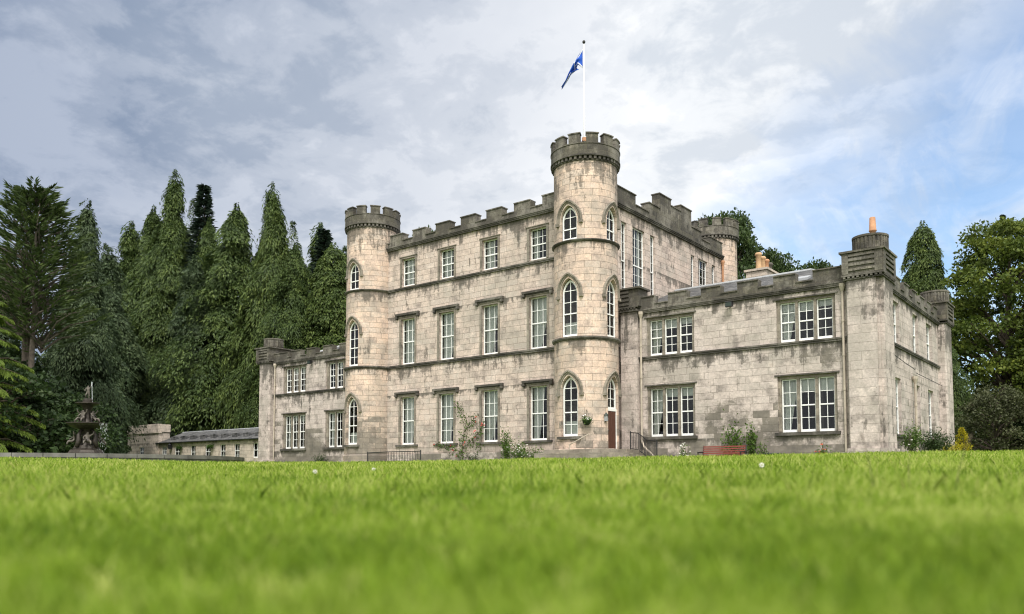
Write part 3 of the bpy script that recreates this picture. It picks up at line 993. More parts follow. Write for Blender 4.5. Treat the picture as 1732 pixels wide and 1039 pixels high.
def pillar(mir, back=False, drum=True):
    """chamfered corner pier with corbels, a louvred block and a fluted drum"""
    X = (lambda x: x) if not mir else (lambda x: -63.3 - x)
    Y = (lambda y: y) if not back else (lambda y: 90.1 - y)
    T = lambda x, y: (X(x), Y(y))
    poly = [(-10.3, 38.6), (-10.3, 37.22), (-10.22, 37.1), (-9.0, 37.1), (-9.0, 37.24), (-8.9, 37.24), (-8.9, 37.34), (-8.74, 37.34), (-8.74, 38.95), (-8.82, 39.05), (-9.9, 39.05)]
    mb = MB()
    mb.prism([T(*p) for p in poly], -0.9, 7.62)
    for x0, x1 in ((-10.34, -8.66),):
        a, b = sorted((X(x0), X(x1))); c, d_ = sorted((Y(37.03), Y(39.1)))
        mb.box(a, b, c, d_, -0.9, 0.12)
    o = mb.build('pillar', M['pillar_stone'], castle)
    c = MB()
    def bx(x0, x1, y0, y1, z0, z1, b=c):
        a, e = sorted((X(x0), X(x1))); f, g_ = sorted((Y(y0), Y(y1)))
        b.box(a, e, f, g_, z0, z1)
    bx(-10.36, -8.68, 37.04, 39.1, 7.6, 7.66)
    for i in range(9):
        bx(-10.34 + i * 0.19, -10.34 + i * 0.19 + 0.1, 36.98, 37.2, 7.66, 7.74)
        bx(-8.8, -8.62, 37.1 + i * 0.22, 37.2 + i * 0.22, 7.66, 7.74)
    bx(-10.42, -8.62, 36.97, 39.16, 7.74, 7.84)
    c.build('corbel_band', M['trim'], o)
    k = MB()
    bk = lambda *a: bx(*a, b=k)
    bk(-10.38, -8.68, 37.02, 39.1, 7.84, 8.78)
    bk(-10.38, -10.1, 36.96, 37.02, 7.84, 8.78); bk(-9.0, -8.68, 36.96, 37.02, 7.84, 8.78)
    bk(-8.68, -8.62, 37.0, 37.35, 7.84, 8.78); bk(-8.68, -8.62, 38.75, 39.1, 7.84, 8.78)
    for z in (8.04, 8.26, 8.48, 8.68):
        bk(-10.1, -9.0, 36.95, 37.02, z - 0.07, z + 0.045)
        bk(-8.68, -8.61, 37.35, 38.75, z - 0.07, z + 0.045)
    bk(-10.48, -8.56, 36.9, 39.2, 8.78, 8.87)
    if drum:
        k.build('cap_block', M['parapet'], o)
    else:
        k.build('cap_block', M['parapet'], o)
        return o
    cx_, cy_ = T(-9.42, 38.05)
    g = MB()
    prof = [(0.72, 8.87), (0.72, 9.5), (0.77, 9.54), (0.77, 9.63), (0.60, 9.64), (0.55, 9.5), (0.02, 9.5)]
    g.lathe((cx_, cy_), prof, 40)
    for q in range(28):
        a = 2 * PI * q / 28
        b = MB(); b.box(0.70, 0.755, -0.045, 0.045, 9.0, 9.5)
        i = len(g.v)
        g.v += [(cx_ + x * math.cos(a) - y * math.sin(a), cy_ + x * math.sin(a) + y * math.cos(a), z) for x, y, z in b.v]
        g.f += [tuple(i + r_ for r_ in f) for f in b.f]
    g.build('drum', M['parapet'], o)
    return o


pR = pillar(False)
pot = MB()
pot.lathe((-9.3, 38.05), [(0.12, 9.5), (0.125, 9.86), (0.165, 9.88), (0.165, 9.93), (0.15, 9.95), (0.125, 10.5), (0.11, 10.52), (0.09, 10.5), (0.09, 9.9)], 20)
pot.build('chimney_pot', M['terracotta'], pR, smooth=True)
pillar(False, back=True)
pillar(True)


def light3(P, s0, z0, z1, w_, gap, cloths, recess, top, sill_top=None):
    """three sash lights between stone mullions in one recessed surround"""
    for k in range(3):
        a = s0 + k * (w_ + gap)
        sash(P, a, a + w_, z0, z1, 0.2, 2, (2, 2), 0.5, cloths[k], sill=None)
    mb = MB()
    for k in range(2):
        a = s0 + (k + 1) * w_ + k * gap
        mb.pbox(P, a + 0.001, a + gap - 0.001, z0, z1, 0.1, 0.3)
    e = s0 + 3 * w_ + 2 * gap
    mb.pbox(P, s0 - recess, s0, z0, z1, 0.1, 0.3)
    mb.pbox(P, e, e + recess, z0, z1, 0.1, 0.3)
    mb.pbox(P, s0 - recess, e + recess, z1, top, 0.1, 0.3)
    mb.build('mullion', M['surround'], castle)
    lab = MB()
    lab.pbox(P, s0 - recess - 0.12, e + recess + 0.12, top, top + 0.07, -0.05, 0.05)
    if sill_top:
        lab.pbox(P, s0 - recess - 0.12, e + recess + 0.12, sill_top - 0.15, sill_top, -0.13, 0.25)
    lab.build('sill', M['trim'], castle)


LR = (1.0, 0.42)
SETS = []
for s0, w_, gap, rec in ((-20.34, 0.72, 0.13, 0.15), (-13.42, 0.72, 0.13, 0.15)):
    SETS.append((s0, w_, gap, rec, 'e'))
for s0, w_, gap, rec in ((-51.6, 0.7, 0.14, 0.22), (-46.5, 0.7, 0.14, 0.24)):
    SETS.append((s0, w_, gap, rec, 'w'))
eh, wh_ = [], []
for i, (s0, w_, gap, rec, side) in enumerate(SETS):
    e = s0 + 3 * w_ + 2 * gap
    (eh if side == 'e' else wh_).extend([(s0 - rec, e + rec, 0.93, 3.58, 0.32), (s0 - rec, e + rec, 5.18, 7.2, 0.32)])
    up = [[(1.0, 0.5), 'blind'], ['blind'], ['blind']] if side == 'e' else [None, ['blind'], ['blind']]
    lw = [[(1.0, 0.42)], ['blind'], ['blind']]
    if i == 3:
        lw = [[(1.0, 1.0)], None, None]
    light3(WP, s0, 0.95, 3.44, w_, gap, lw, rec, 3.58, 0.93)
    light3(WP, s0, 5.2, 7.06, w_, gap, up, rec, 7.2, None)

EW = east(-9.15)
ES = ((40.62, 41.86), (44.75, 45.98), (48.0, 49.4))
mb = MB()
wall(mb, WP, -22.1, -9.15, -0.9, 7.7, eh)
wall(mb, EW, 37.5, 52.6, -0.9, 7.7, [(a, b, z0, z1, 0.24) for a, b in ES for z0, z1 in ((0.85, 3.56), (5.16, 7.22))])
mb.face([(-9.15, 52.6, -0.9), (-22.1, 52.6, -0.9), (-22.1, 52.6, 7.7), (-9.15, 52.6, 7.7)])
mb.build('wing_wall', M['wing_stone'], castle)['label'] = 'east wing wall of greyer ashlar blocks'
for a, b in ES:
    sash(EW, a, b, 0.85, 3.56, 0.15, 2, (2, 2), 0.5, None, sill=0.1)
    sash(EW, a, b, 5.16, 7.22, 0.15, 2, (2, 2), 0.5, None)
mb = MB()
wall(mb, WP, -54.15, -41.2, -0.9, 7.7, wh_)
wall(mb, west(-54.15), 37.5, 52.6, -0.9, 7.7, [])
mb.face([(-54.15, 52.6, -0.9), (-41.2, 52.6, -0.9), (-41.2, 52.6, 7.7), (-54.15, 52.6, 7.7)])
mb.build('wing_wall', M['wing_stone'], castle)
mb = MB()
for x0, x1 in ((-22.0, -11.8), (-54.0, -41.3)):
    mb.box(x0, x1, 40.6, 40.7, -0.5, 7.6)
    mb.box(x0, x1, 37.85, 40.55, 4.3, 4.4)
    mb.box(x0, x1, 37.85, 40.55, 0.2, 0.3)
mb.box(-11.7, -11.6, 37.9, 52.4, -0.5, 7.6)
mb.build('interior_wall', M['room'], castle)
for x0, x1 in ((-21.0, -10.25), (-53.05, -41.2)):
    course('string_course', WP, x0, x1, 5.0, 5.16, 0.11)
    course('cornice', WP, x0, x1, 7.47, 7.68, 0.16, 3)
    course('plinth', WP, x0, x1, -0.9, 0.14, 0.07, 1).data.materials[0] = M['wing_stone']
course('string_course', EW, 39.05, 51.05, 5.0, 5.15, 0.1)
course('cornice', EW, 39.05, 51.05, 7.5, 7.68, 0.15, 3)
em = [-21.0, -19.17, -17.34, -15.43, -13.64, -11.8]
PW = front(37.42)
parapet(PW, 7.68, merlons(-21.0, -10.3, em, 1.05, 7.97, 8.37)[:-1] + [(-11.8, -10.3, 8.38)] if False else merlons(-21.0, -10.3, em[:-1], 1.05, 7.97, 8.37)[:-1] + [(em[-2] + 1.05, em[-1], 7.97), (em[-1], -10.3, 8.37)], 0.42)
parapet(PW, 7.68, [(-53.0, -51.2, 8.37)] + merlons(-51.2, -41.3, [-63.3 - s - 1.05 for s in reversed(em[1:-1])], 1.05, 7.97, 8.37), 0.42)
parapet(east(-9.07), 7.68, merlons(39.1, 51.0, [39.3, 40.9, 42.65, 44.4, 46.15, 47.9, 49.6], 1.05, 7.97, 8.4), 0.42)

# slim pier in the angle of the tall tower
mb = MB()
mb.box(-21.86, -20.92, 37.2, 37.6, -0.9, 7.62)
o = mb.build('pillar', M['pillar_stone'], castle)
mb = MB()
mb.box(-21.95, -20.85, 37.1, 37.9, 7.6, 7.72)
for i in range(6):
    mb.box(-21.9 + i * 0.18, -21.8 + i * 0.18, 37.05, 37.15, 7.72, 7.79)
mb.box(-21.98, -20.8, 37.04, 37.95, 7.79, 7.86)
mb.build('corbel_band', M['trim'], o)
mb = MB()
mb.box(-21.92, -20.72, 37.12, 38.1, 7.86, 8.78)
for z in (8.0, 8.22, 8.44, 8.64):
    mb.box(-21.88, -21.3, 37.05, 37.12, z - 0.06, z + 0.06)
mb.box(-22.0, -20.6, 37.0, 38.2, 8.78, 8.87)
mb.build('cap_block', M['parapet'], o)

# hipped slate roofs of the wings
for mir in (False, True):
    X = (lambda x: x) if not mir else (lambda x: -63.3 - x)
    ridge = [(-22.15, 44.2, 10.1), (-14.0, 44.2, 10.1)]
    eave = [(-22.15, 38.1, 7.75), (-9.7, 38.1, 7.75), (-9.7, 51.0, 7.75), (-22.15, 51.0, 7.75)]
    T = lambda p: (X(p[0]), p[1], p[2])
    def suv(c, p):
        n_ = p.normal
        if abs(n_.x) > abs(n_.y): return (c.y, (c.x * (1 if n_.x > 0 else -1)) * 1.08)
        return (c.x, c.y * 1.08)
    mb = MB(suv)
    mb.face([T(eave[0]), T(eave[1]), T(ridge[1]), T(ridge[0])])
    mb.face([T(eave[1]), T(eave[2]), T(ridge[1])])
    mb.face([T(eave[2]), T(eave[3]), T(ridge[0]), T(ridge[1])])
    ro = mb.build('roof', M['slate'], castle)
    mb = MB()
    mb.tube([T(ridge[0]), T(ridge[1])], 0.11, 8)
    mb.tube([T(ridge[1]), T(eave[1])], 0.09, 8)
    mb.tube([T(ridge[1]), T(eave[2])], 0.09, 8)
    mb.build('ridge_lead', M['lead'], ro)
    if not mir:
        for x in (-16.6, -13.9):
            y0, y1 = (40.9, 41.5)
            zz = lambda y: 7.75 + (y - 38.1) * 2.35 / 6.1
            mb = MB()
            a = [(x, y0, zz(y0) + 0.12), (x + 0.75, y0, zz(y0) + 0.12), (x + 0.75, y1, zz(y1) + 0.12), (x, y1, zz(y1) + 0.12)]
            mb.face(a)
            for k in range(4):
                p, q = a[k], a[(k + 1) % 4]
                mb.face([p, q, (q[0], q[1], q[2] - 0.2), (p[0], p[1], p[2] - 0.2)])
            mb.build('skylight', M['lead'], ro)

# chimney stack behind the east roof
mb = MB()
mb.box(-19.2, -17.9, 48.0, 50.4, 7.0, 11.55)
mb.box(-19.3, -17.8, 47.9, 50.5, 11.55, 11.68)
st = mb.build('chimney', M['cottage'], castle)
for i, (y, h, mt) in enumerate(((48.3, 1.05, 'buff'), (48.95, 0.95, 'buff'), (49.55, 0.9, 'terracotta'), (50.15, 0.8, 'trim'))):
    mb = MB()
    z = 11.68
    mb.lathe((-18.5, y), [(0.2, z), (0.17, z + 0.1), (0.165, z + h - 0.2), (0.22, z + h - 0.15), (0.22, z + h - 0.06), (0.17, z + h), (0.13, z + h), (0.13, z)], 16)
    mb.build('chimney_pot', M[mt], st, smooth=True)


# downpipes
def pipe(pts, r=0.055, head=True, kind='pipe'):
    mb = MB()
    mb.tube(pts, r, 10)
    for k in range(len(pts) - 1):
        p, q = Vector(pts[k]), Vector(pts[k + 1])
        nn = int((p - q).length // 1.8)
        for j in range(1, nn + 1):
            c = p.lerp(q, j / (nn + 1))
            d_ = (q - p).normalized() * 0.05
            mb.tube([c - d_, c + d_], r + 0.02, 10)
    if head:
        x, y, z = pts[0]
        mb.tube([(x, y, z + 0.15), (x, y, z + 0.02), (x, y, z - 0.1), (x, y, z - 0.22)], [0.14, 0.14, 0.1, r], 10)
    return mb.build('drainpipe', M[kind], castle, smooth=False)


pipe([(-20.75, 37.38, 7.42), (-20.75, 37.38, 0.75), (-20.55, 37.25, 0.42), (-19.9, 37.1, -0.1)])
pipe([(-10.5, 37.4, 7.42), (-10.5, 37.4, -0.3)])
pipe([(-52.75, 37.4, 7.4), (-52.75, 37.4, -0.3)])
pipe([(-22.1, 51.2, 13.3), (-22.1, 51.2, 8.5)], 0.07, True, 'terracotta')
pipe([(-9.0, 44.2, 3.75), (-9.0, 44.2, -0.2)], 0.06)
mb = MB()
mb.tube([(-8.98, 39.1, 4.55), (-8.98, 42, 4.35), (-9.0, 44.2, 4.25)], 0.018, 5)
mb.tube([(-9.0, 44.4, 4.1), (-8.98, 51.0, 4.0)], 0.018, 5)
mb.build('cable', M['iron'], castle)

# door steps and landing
mb = MB()
mb.prism([(-24.6, 33.1), (-21.2, 33.1), (-19.9, 34.6), (-19.9, 36.9), (-21.4, 37.2), (-24.6, 35.0)], -0.9, 0.05)
mb.prism([(-24.2, 33.4), (-21.3, 33.4), (-20.2, 34.75), (-20.2, 36.6), (-21.4, 36.9), (-24.2, 35.0)], 0.05, 0.23)
mb.build('doorstep', M['surround'], castle)

# ------------------------------------------------------------------ things on and round the castle
fp = empty('flagpole', (-23.0, 35.5, 15.5), 'tall white flagpole standing on the tall corner tower', 'flagpole')
mb = MB(); mb.tube([(-23.0, 35.5, 15.46), (-23.0, 35.5, 17.5), (-23.0, 35.5, 22.15)], [0.06, 0.045, 0.02], 12)
mb.build('pole', M['pole'], fp, smooth=True)
mb = MB(); mb.lathe((-23.0, 35.5), [(0.001, 22.13), (0.06, 22.17), (0.09, 22.24), (0.06, 22.31), (0.001, 22.34)], 12)
mb.build('finial', M['iron'], fp, smooth=True)
mb = MB()
for a in (0.4, 2.5, 4.6):
    mb.tube([(-23.0, 35.5, 16.9), (-23.0 + 1.35 * math.cos(a), 35.5 + 1.35 * math.sin(a), 15.6)], 0.015, 4)
mb.build('halyard', M['iron'], fp)
mb = MB(); mb.tube([(-23.0, 35.5, 16.75), (-23.0, 35.5, 16.95)], 0.13, 12)
mb.build('collar', M['terracotta'], fp)

# flag: cloth falling away from the hoist, drawn from its two long edges (picture-plane left is world (-0.786, -0.618))
TOP = [(0, 0), (0.42, -0.60), (0.90, -1.40), (0.97, -1.68), (1.30, -2.32), (1.62, -3.02), (1.86, -3.42)]
BOT = [(0, -1.72), (0.42, -1.42), (0.52, -1.60), (0.30, -1.82), (0.92, -2.15), (1.15, -2.50), (1.80, -3.45)]
top = np.array(TOP) * 0.62
bot = np.array(BOT) * 0.62
NU, NV = 48, 16
mb = MB()
uvs = []
for i in range(NU + 1):
    u = i / NU
    q = u * (len(top) - 1)
    k = min(int(q), len(top) - 2); fr_ = q - k
    fr_s = fr_ * fr_ * (3 - 2 * fr_) * 0.5 + fr_ * 0.5
    pt_, pb_ = top[k] * (1 - fr_s) + top[k + 1] * fr_s, bot[k] * (1 - fr_s) + bot[k + 1] * fr_s
    for j in range(NV + 1):
        v = j / NV
        p = pt_ * (1 - v) + pb_ * v
        dep = 0.16 * math.sin(u * 9 + v * 5) * min(1, u * 3) + 0.10 * math.sin(v * 11 + u * 4) * min(1, u * 4)
        mb.v.append((-23.06 - 0.786 * p[0] - 0.618 * dep, 35.46 - 0.618 * p[0] + 0.786 * dep, 21.85 + p[1]))
        uvs.append((u, 1 - v))
for i in range(NU):
    for j in range(NV):
        a = i * (NV + 1) + j
        mb.f.append((a, a + 1, a + NV + 2, a + NV + 1))
flag = mb.build('flag', M['flag'], smooth=True)
ul = flag.data.uv_layers[0]
for lp in flag.data.loops:
    ul.data[lp.index].uv = uvs[lp.vertex_index]
sd = flag.modifiers.new('thick', 'SOLIDIFY'); sd.thickness = 0.006
tag(flag, 'blue flag with white diagonal cross hanging half furled from the flagpole', 'flag')


def floodlight(x, y, z, label):
    e = empty('floodlight', (x, y, z), label, 'floodlight', 'floodlights under the wing battlements')
    mb = MB()
    mb.v = []
    mb.box(-0.17, 0.17, -0.32, -0.16, -0.12, 0.12)
    mb.box(-0.19, 0.19, -0.36, -0.32, 0.12, 0.15)
    mb.v = [(x + a, y + b + 0.5 * (c - 0.1) * 0.4, z + c) for a, b, c in mb.v]
    mb.build('housing', M['iron'], e)
    mb = MB(); mb.box(x - 0.14, x + 0.14, y - 0.372, y - 0.366, z - 0.1, z + 0.09); mb.build('lens', M['urn'], e)
    mb = MB(); mb.box(x - 0.04, x + 0.04, y - 0.2, y, z + 0.02, z + 0.1); mb.build('bracket', M['iron'], e)


floodlight(-15.78, 37.5, 7.28, 'small black floodlight on the wall between the upper windows of the right wing')
floodlight(-48.3, 37.5, 7.25, 'small black floodlight under the battlements of the left wing')


def railing(name, pts, label, h=0.95, step=0.13):
    e = empty(name, pts[0], label, 'railing')
    bars, rails = MB(), MB()
    P_ = [Vector(p) for p in pts]
    for a, b in zip(P_, P_[1:]):
        n_ = max(1, int((b - a).length / step))
        for k in range(n_ + 1):
            p = a.lerp(b, k / n_)
            bars.tube([p, p + Vector((0, 0, h))], 0.014, 5)
    rails.tube([p + Vector((0, 0, h)) for p in P_], 0.025, 6)
    rails.tube([p + Vector((0, 0, 0.12)) for p in P_], 0.018, 6)
    posts = MB()
    for p in (P_[0], P_[-1]):
        posts.tube([p - Vector((0, 0, 0.25)), p + Vector((0, 0, h + 0.06))], 0.032, 6)
    rails.build('rail', M['iron'], e)
    bars.build('bars', M['iron'], e)
    posts.build('post', M['iron'], e)
    return e


railing('iron_railing', [(-20.95, 36.55, 0.2), (-20.3, 36.2, 0.12), (-19.6, 35.85, -0.25), (-18.75, 35.25, -0.35)], 'curved black iron railing beside the steps of the brown door')
railing('area_railing', [(-38.1, 33.9, -0.35), (-35.6, 33.2, -0.35), (-33.0, 33.4, -0.35)], 'low black iron railing in front of the left tower base', 0.68, 0.12)
hr = empty('handrail', (-22.4, 33.2, 0.2), 'short sloping metal handrail on the wall left of the brown door', 'handrail')
mb = MB(); mb.tube([(-22.75, 33.55, 0.45), (-22.5, 33.5, 0.55), (-21.75, 33.8, 0.98), (-21.7, 34.0, 0.98)], 0.025, 6); mb.build('rail', M['pipe'], hr)
mb = MB(); mb.tube([(-22.72, 33.55, 0.0), (-22.72, 33.55, 0.46)], 0.022, 6); mb.build('post', M['pipe'], hr)

# wall lantern left of the door
fa = R(-24)
px_, py_ = -22.95 + 1.68 * math.cos(fa), 35.5 + 1.68 * math.sin(fa)
wl = empty('wall_lantern', (px_, py_, 1.7), 'small grey green lantern on the tower wall beside the brown door', 'lantern')
ox, oy = math.cos(fa), math.sin(fa)
mb = MB(); mb.box(px_ + ox * 0.1 - 0.07, px_ + ox * 0.1 + 0.07, py_ + oy * 0.1 - 0.07, py_ + oy * 0.1 + 0.07, 1.66, 1.95); mb.build('glass_body', M['lead'], wl)
mb = MB(); mb.lathe((px_ + ox * 0.1, py_ + oy * 0.1), [(0.13, 1.95), (0.05, 2.05), (0.001, 2.12)], 8); mb.build('lantern_roof', M['urn'], wl)
mb = MB(); mb.tube([(px_, py_, 1.6), (px_ + ox * 0.1, py_ + oy * 0.1, 1.66)], 0.02, 5); mb.build('bracket', M['urn'], wl)


# ------------------------------------------------------------------ leaves
def cards(C, U, V, L, Wd):
    """kite-shaped leaves: centre base C, long axis U, cross axis V"""
    U = U / (np.linalg.norm(U, axis=1, keepdims=True) + 1e-9)
    V = V - U * (V * U).sum(1, keepdims=True)
    V = V / (np.linalg.norm(V, axis=1, keepdims=True) + 1e-9)
    L = np.broadcast_to(np.asarray(L, float), (len(C),))[:, None]
    Wd = np.broadcast_to(np.asarray(Wd, float), (len(C),))[:, None]
    return np.stack([C, C + U * L * 0.45 + V * Wd * 0.5, C + U * L, C + U * L * 0.45 - V * Wd * 0.5], 1).reshape(-1, 3)


def frond_set(rng, base, out, n_leaf, length, droop, lw, ll, spread=0.5):
    """drooping sprays: each starts at base heading out and bends down; leaves sit along it in a loose fan"""
    n = len(base)
    tt = np.tile(np.linspace(0.08, 1, n_leaf), (n, 1))
    side = np.cross(out, np.array([0, 0, 1.0]))
    side /= np.linalg.norm(side, axis=1, keepdims=True) + 1e-9
    ln = length[:, None, None]
    T = tt[:, :, None]
    spine = base[:, None, :] + out[:, None, :] * ln * (T - 0.22 * T * T) + np.array([0, 0, -1.0]) * ln * (droop[:, None, None] * T ** 1.8)
    lat = rng.uniform(-1, 1, (n, n_leaf, 1)) * spread * ln * (0.25 + 0.75 * np.sin(T * PI * 0.85))
    C = spine + side[:, None, :] * lat + np.array([0, 0, -1.0]) * np.abs(lat) * 0.45
    U = out[:, None, :] * (0.75 - 0.45 * T) + np.array([0, 0, -1.0]) * (0.25 + 1.0 * T * droop[:, None, None]) + side[:, None, :] * np.sign(lat) * 0.45
    U = U + rng.normal(0, 0.24, U.shape)
    V = side[:, None, :] + rng.normal(0, 0.45, U.shape)
    tint = np.clip(rng.normal(0.34, 0.18, (n, 1)) + 0.34 * tt + rng.normal(0, 0.12, tt.shape), 0, 1.2)
    m_ = n * n_leaf
    return cards(C.reshape(m_, 3), U.reshape(m_, 3), V.reshape(m_, 3), ll * rng.uniform(0.6, 1.3, m_), lw * rng.uniform(0.6, 1.3, m_)), tint.reshape(m_)


def trunk_mesh(name, H, r, mat, rng, stems=1, limbs=()):
    mb = MB()
    for s in range(stems):
        a = rng.uniform(0, 2 * PI)
        sx, sy = (0, 0) if stems == 1 else (0.5 * math.cos(a + s * 2.1), 0.5 * math.sin(a + s * 2.1))
        pts = [(sx + 0.12 * math.sin(k * 1.3 + s) * k / 3 + sx * k * 0.25, sy + 0.1 * math.cos(k * 1.7 + s) * k / 3 + sy * k * 0.25, -0.6 + (H + 0.6) * k / 7) for k in range(8)]
        mb.tube(pts, [r * (1.25 - k / 6.2) if k < 7 else r * 0.06 for k in range(8)], 8)
    for p, q, r0, r1 in limbs:
        p = Vector(p); q = Vector(q)
        m1 = p.lerp(q, 0.5) + Vector((0, 0, 0.12 * (q - p).length))
        mb.tube([p, m1, q], [r0, (r0 + r1) / 2, r1], 5, False)
    me = bpy.data.meshes.new(name)
    me.from_pydata(mb.v, [], mb.f)
    me.materials.append(mat)
    for p in me.polygons:
        p.use_smooth = True
    return me


def cypress_mesh(seed, H, Rm, nfr, mat, tip=0.75, pw=0.75, length=1.7, droop=1.0, lw=0.26, ll=0.55, tops=1, belly=0.18, nl=15, sh=1.5, rag=1.0, per=24):
    """dense cone of drooping sprays with a ragged outline and deep gaps between its boughs"""
    rng = np.random.default_rng(seed)
    pf = lambda q: np.clip(1 - np.clip(q, 0, 1) ** sh, 0, 1) ** pw * np.clip(0.72 + q / belly * 0.28, 0, 1)
    # boughs: rounded masses of sprays with dark gaps between them
    nb = nfr // per
    q = rng.random(nb * 5)
    q = q[rng.random(nb * 5) < pf(q) + 0.06][:nb]
    nb = len(q)
    a_b = rng.uniform(0, 2 * PI, nb)
    out_b = 0.80 + rag * 0.14 * np.sin(a_b * 3 + q * 9 + seed) + rag * rng.uniform(-0.24, 0.26, nb)
    size = length * rng.uniform(0.30, 0.60, nb) * (0.55 + 0.6 * pf(q))
    rp = lambda v: np.repeat(v, per)
    nfr = nb * per
    du, dv = rng.normal(0, 1, nfr), rng.normal(0, 1, nfr)
    z = rp(q) * H * 0.97 + dv * rp(size) * 0.85 + 0.02 * H
    rel = np.clip(z / H, 0, 1)
    prof = pf(rel)
    rb = Rm * prof * rp(out_b)
    az = rp(a_b) + du * rp(size) / np.maximum(rb, 0.5)
    rr = rb - 0.26 * rp(size) * (du * du + 0.7 * dv * dv)
    rr = np.maximum(rr, 0.05)
    inner = rng.random(nfr) < 0.08
    rr = np.where(inner, rr * 0.6, rr)
    out = np.stack([np.cos(az), np.sin(az), 0.12 + 0 * az], 1)
    lng = length * (0.45 + 0.75 * prof) * rng.uniform(0.55, 1.25, nfr) * np.where(rng.random(nfr) < 0.14, 1.55, 1.0)
    base = np.stack([np.cos(az) * np.maximum(0, rr - lng * 0.62), np.sin(az) * np.maximum(0, rr - lng * 0.62), z + 0.35 * lng], 1)
    v, tint = frond_set(rng, base, out, nl, lng, droop * rng.uniform(0.6, 1.2, nfr), lw, ll)
    # leader shoots
    vs, ts = [v], [tint]
    for k in range(tops if sh < 4 else 0):
        n = 110
        zz = H * (0.86 + 0.19 * rng.random(n) ** 0.8)
        a2 = rng.uniform(0, 2 * PI, n)
        o2 = np.stack([np.cos(a2), np.sin(a2), 0.5 + 0 * a2], 1)
        off = np.array([rng.normal(0, 0.07 * Rm * k ** 0.5), rng.normal(0, 0.07 * Rm * k ** 0.5), -k * 0.035 * H])
        b2 = np.stack([0 * zz, 0 * zz, zz], 1) + off
        v2, t2 = frond_set(rng, b2, o2, 7, np.clip((H * 1.06 - zz) * 0.32, 0.25, 1.6), np.full(n, 0.7), lw * 0.7, ll * 0.7, 0.3)
        vs.append(v2); ts.append(t2)
    return np_mesh('crown', np.concatenate(vs), 4, mat, {'tint': np.concatenate(ts)})


def tier_mesh(seed, H, Rm, tiers, per, mat, up=0.0, tipup=0.2, lw=0.16, ll=0.5, z0=0.12, pw=0.9, hang=0.35, nl=34, ragged=0.35, stems=((0, 0),)):
    """firs and cedars: separate boughs in tiers, each a flat fringe of shoots, sky between them"""
    rng = np.random.default_rng(seed)
    allv, allt, limbs = [], [], []
    for ti in range(tiers):
        f = ti / (tiers - 1)
        z = H * (z0 + (0.985 - z0) * f)
        rmax = Rm * (1 - f) ** pw + 0.25
        stx, sty = stems[ti % len(stems)]
        for b in range(per):
            a = 2 * PI * (b + rng.uniform(-0.3, 0.3)) / per + ti * 1.1
            L = rmax * rng.uniform(1 - ragged, 1 + ragged * 0.4)
            zz = z + rng.uniform(-0.4, 0.4)
            d = np.array([math.cos(a), math.sin(a), 0.0])
            sd_ = np.array([-math.sin(a), math.cos(a), 0.0])
            s = np.sqrt(rng.random(nl)) if L > 0.8 else rng.random(nl)
            q = rng.uniform(-1, 1, nl)
            curve = up * s + tipup * s * s
            bx_ = np.array([stx * (1 - f), sty * (1 - f), 0])
            C = bx_ + np.outer(s * L, d) + np.outer(q * L * 0.20 * (1.1 - s) ** 0.6, sd_)
            C[:, 2] += zz + curve * L - np.abs(q) * 0.08 * L
            U = np.outer(0.7 + 0 * s, d) + np.outer(np.sign(q) * rng.uniform(0.2, 0.9, nl), sd_)
            U[:, 2] += up + 2 * tipup * s - hang * rng.uniform(0.2, 1.4, nl)
            V = np.outer(rng.normal(0, 1, nl), sd_) + np.outer(rng.normal(0, 0.5, nl), d)
            V[:, 2] += rng.normal(0, 0.9, nl)
            allv.append(cards(C, U, V, ll * rng.uniform(0.6, 1.3, nl), lw * rng.uniform(0.6, 1.4, nl)))
            allt.append(np.clip(rng.normal(0.25, 0.14, nl) + 0.5 * s * rng.random(nl), 0, 1.2))
            limbs.append(((bx_[0], bx_[1], zz - 0.1), (bx_[0] + d[0] * L * 0.8, bx_[1] + d[1] * L * 0.8, zz + (up * 0.8 + tipup * 0.64) * L), 0.02 * L + 0.02, 0.015))
    return np_mesh('crown', np.concatenate(allv), 4, mat, {'tint': np.concatenate(allt)}), limbs


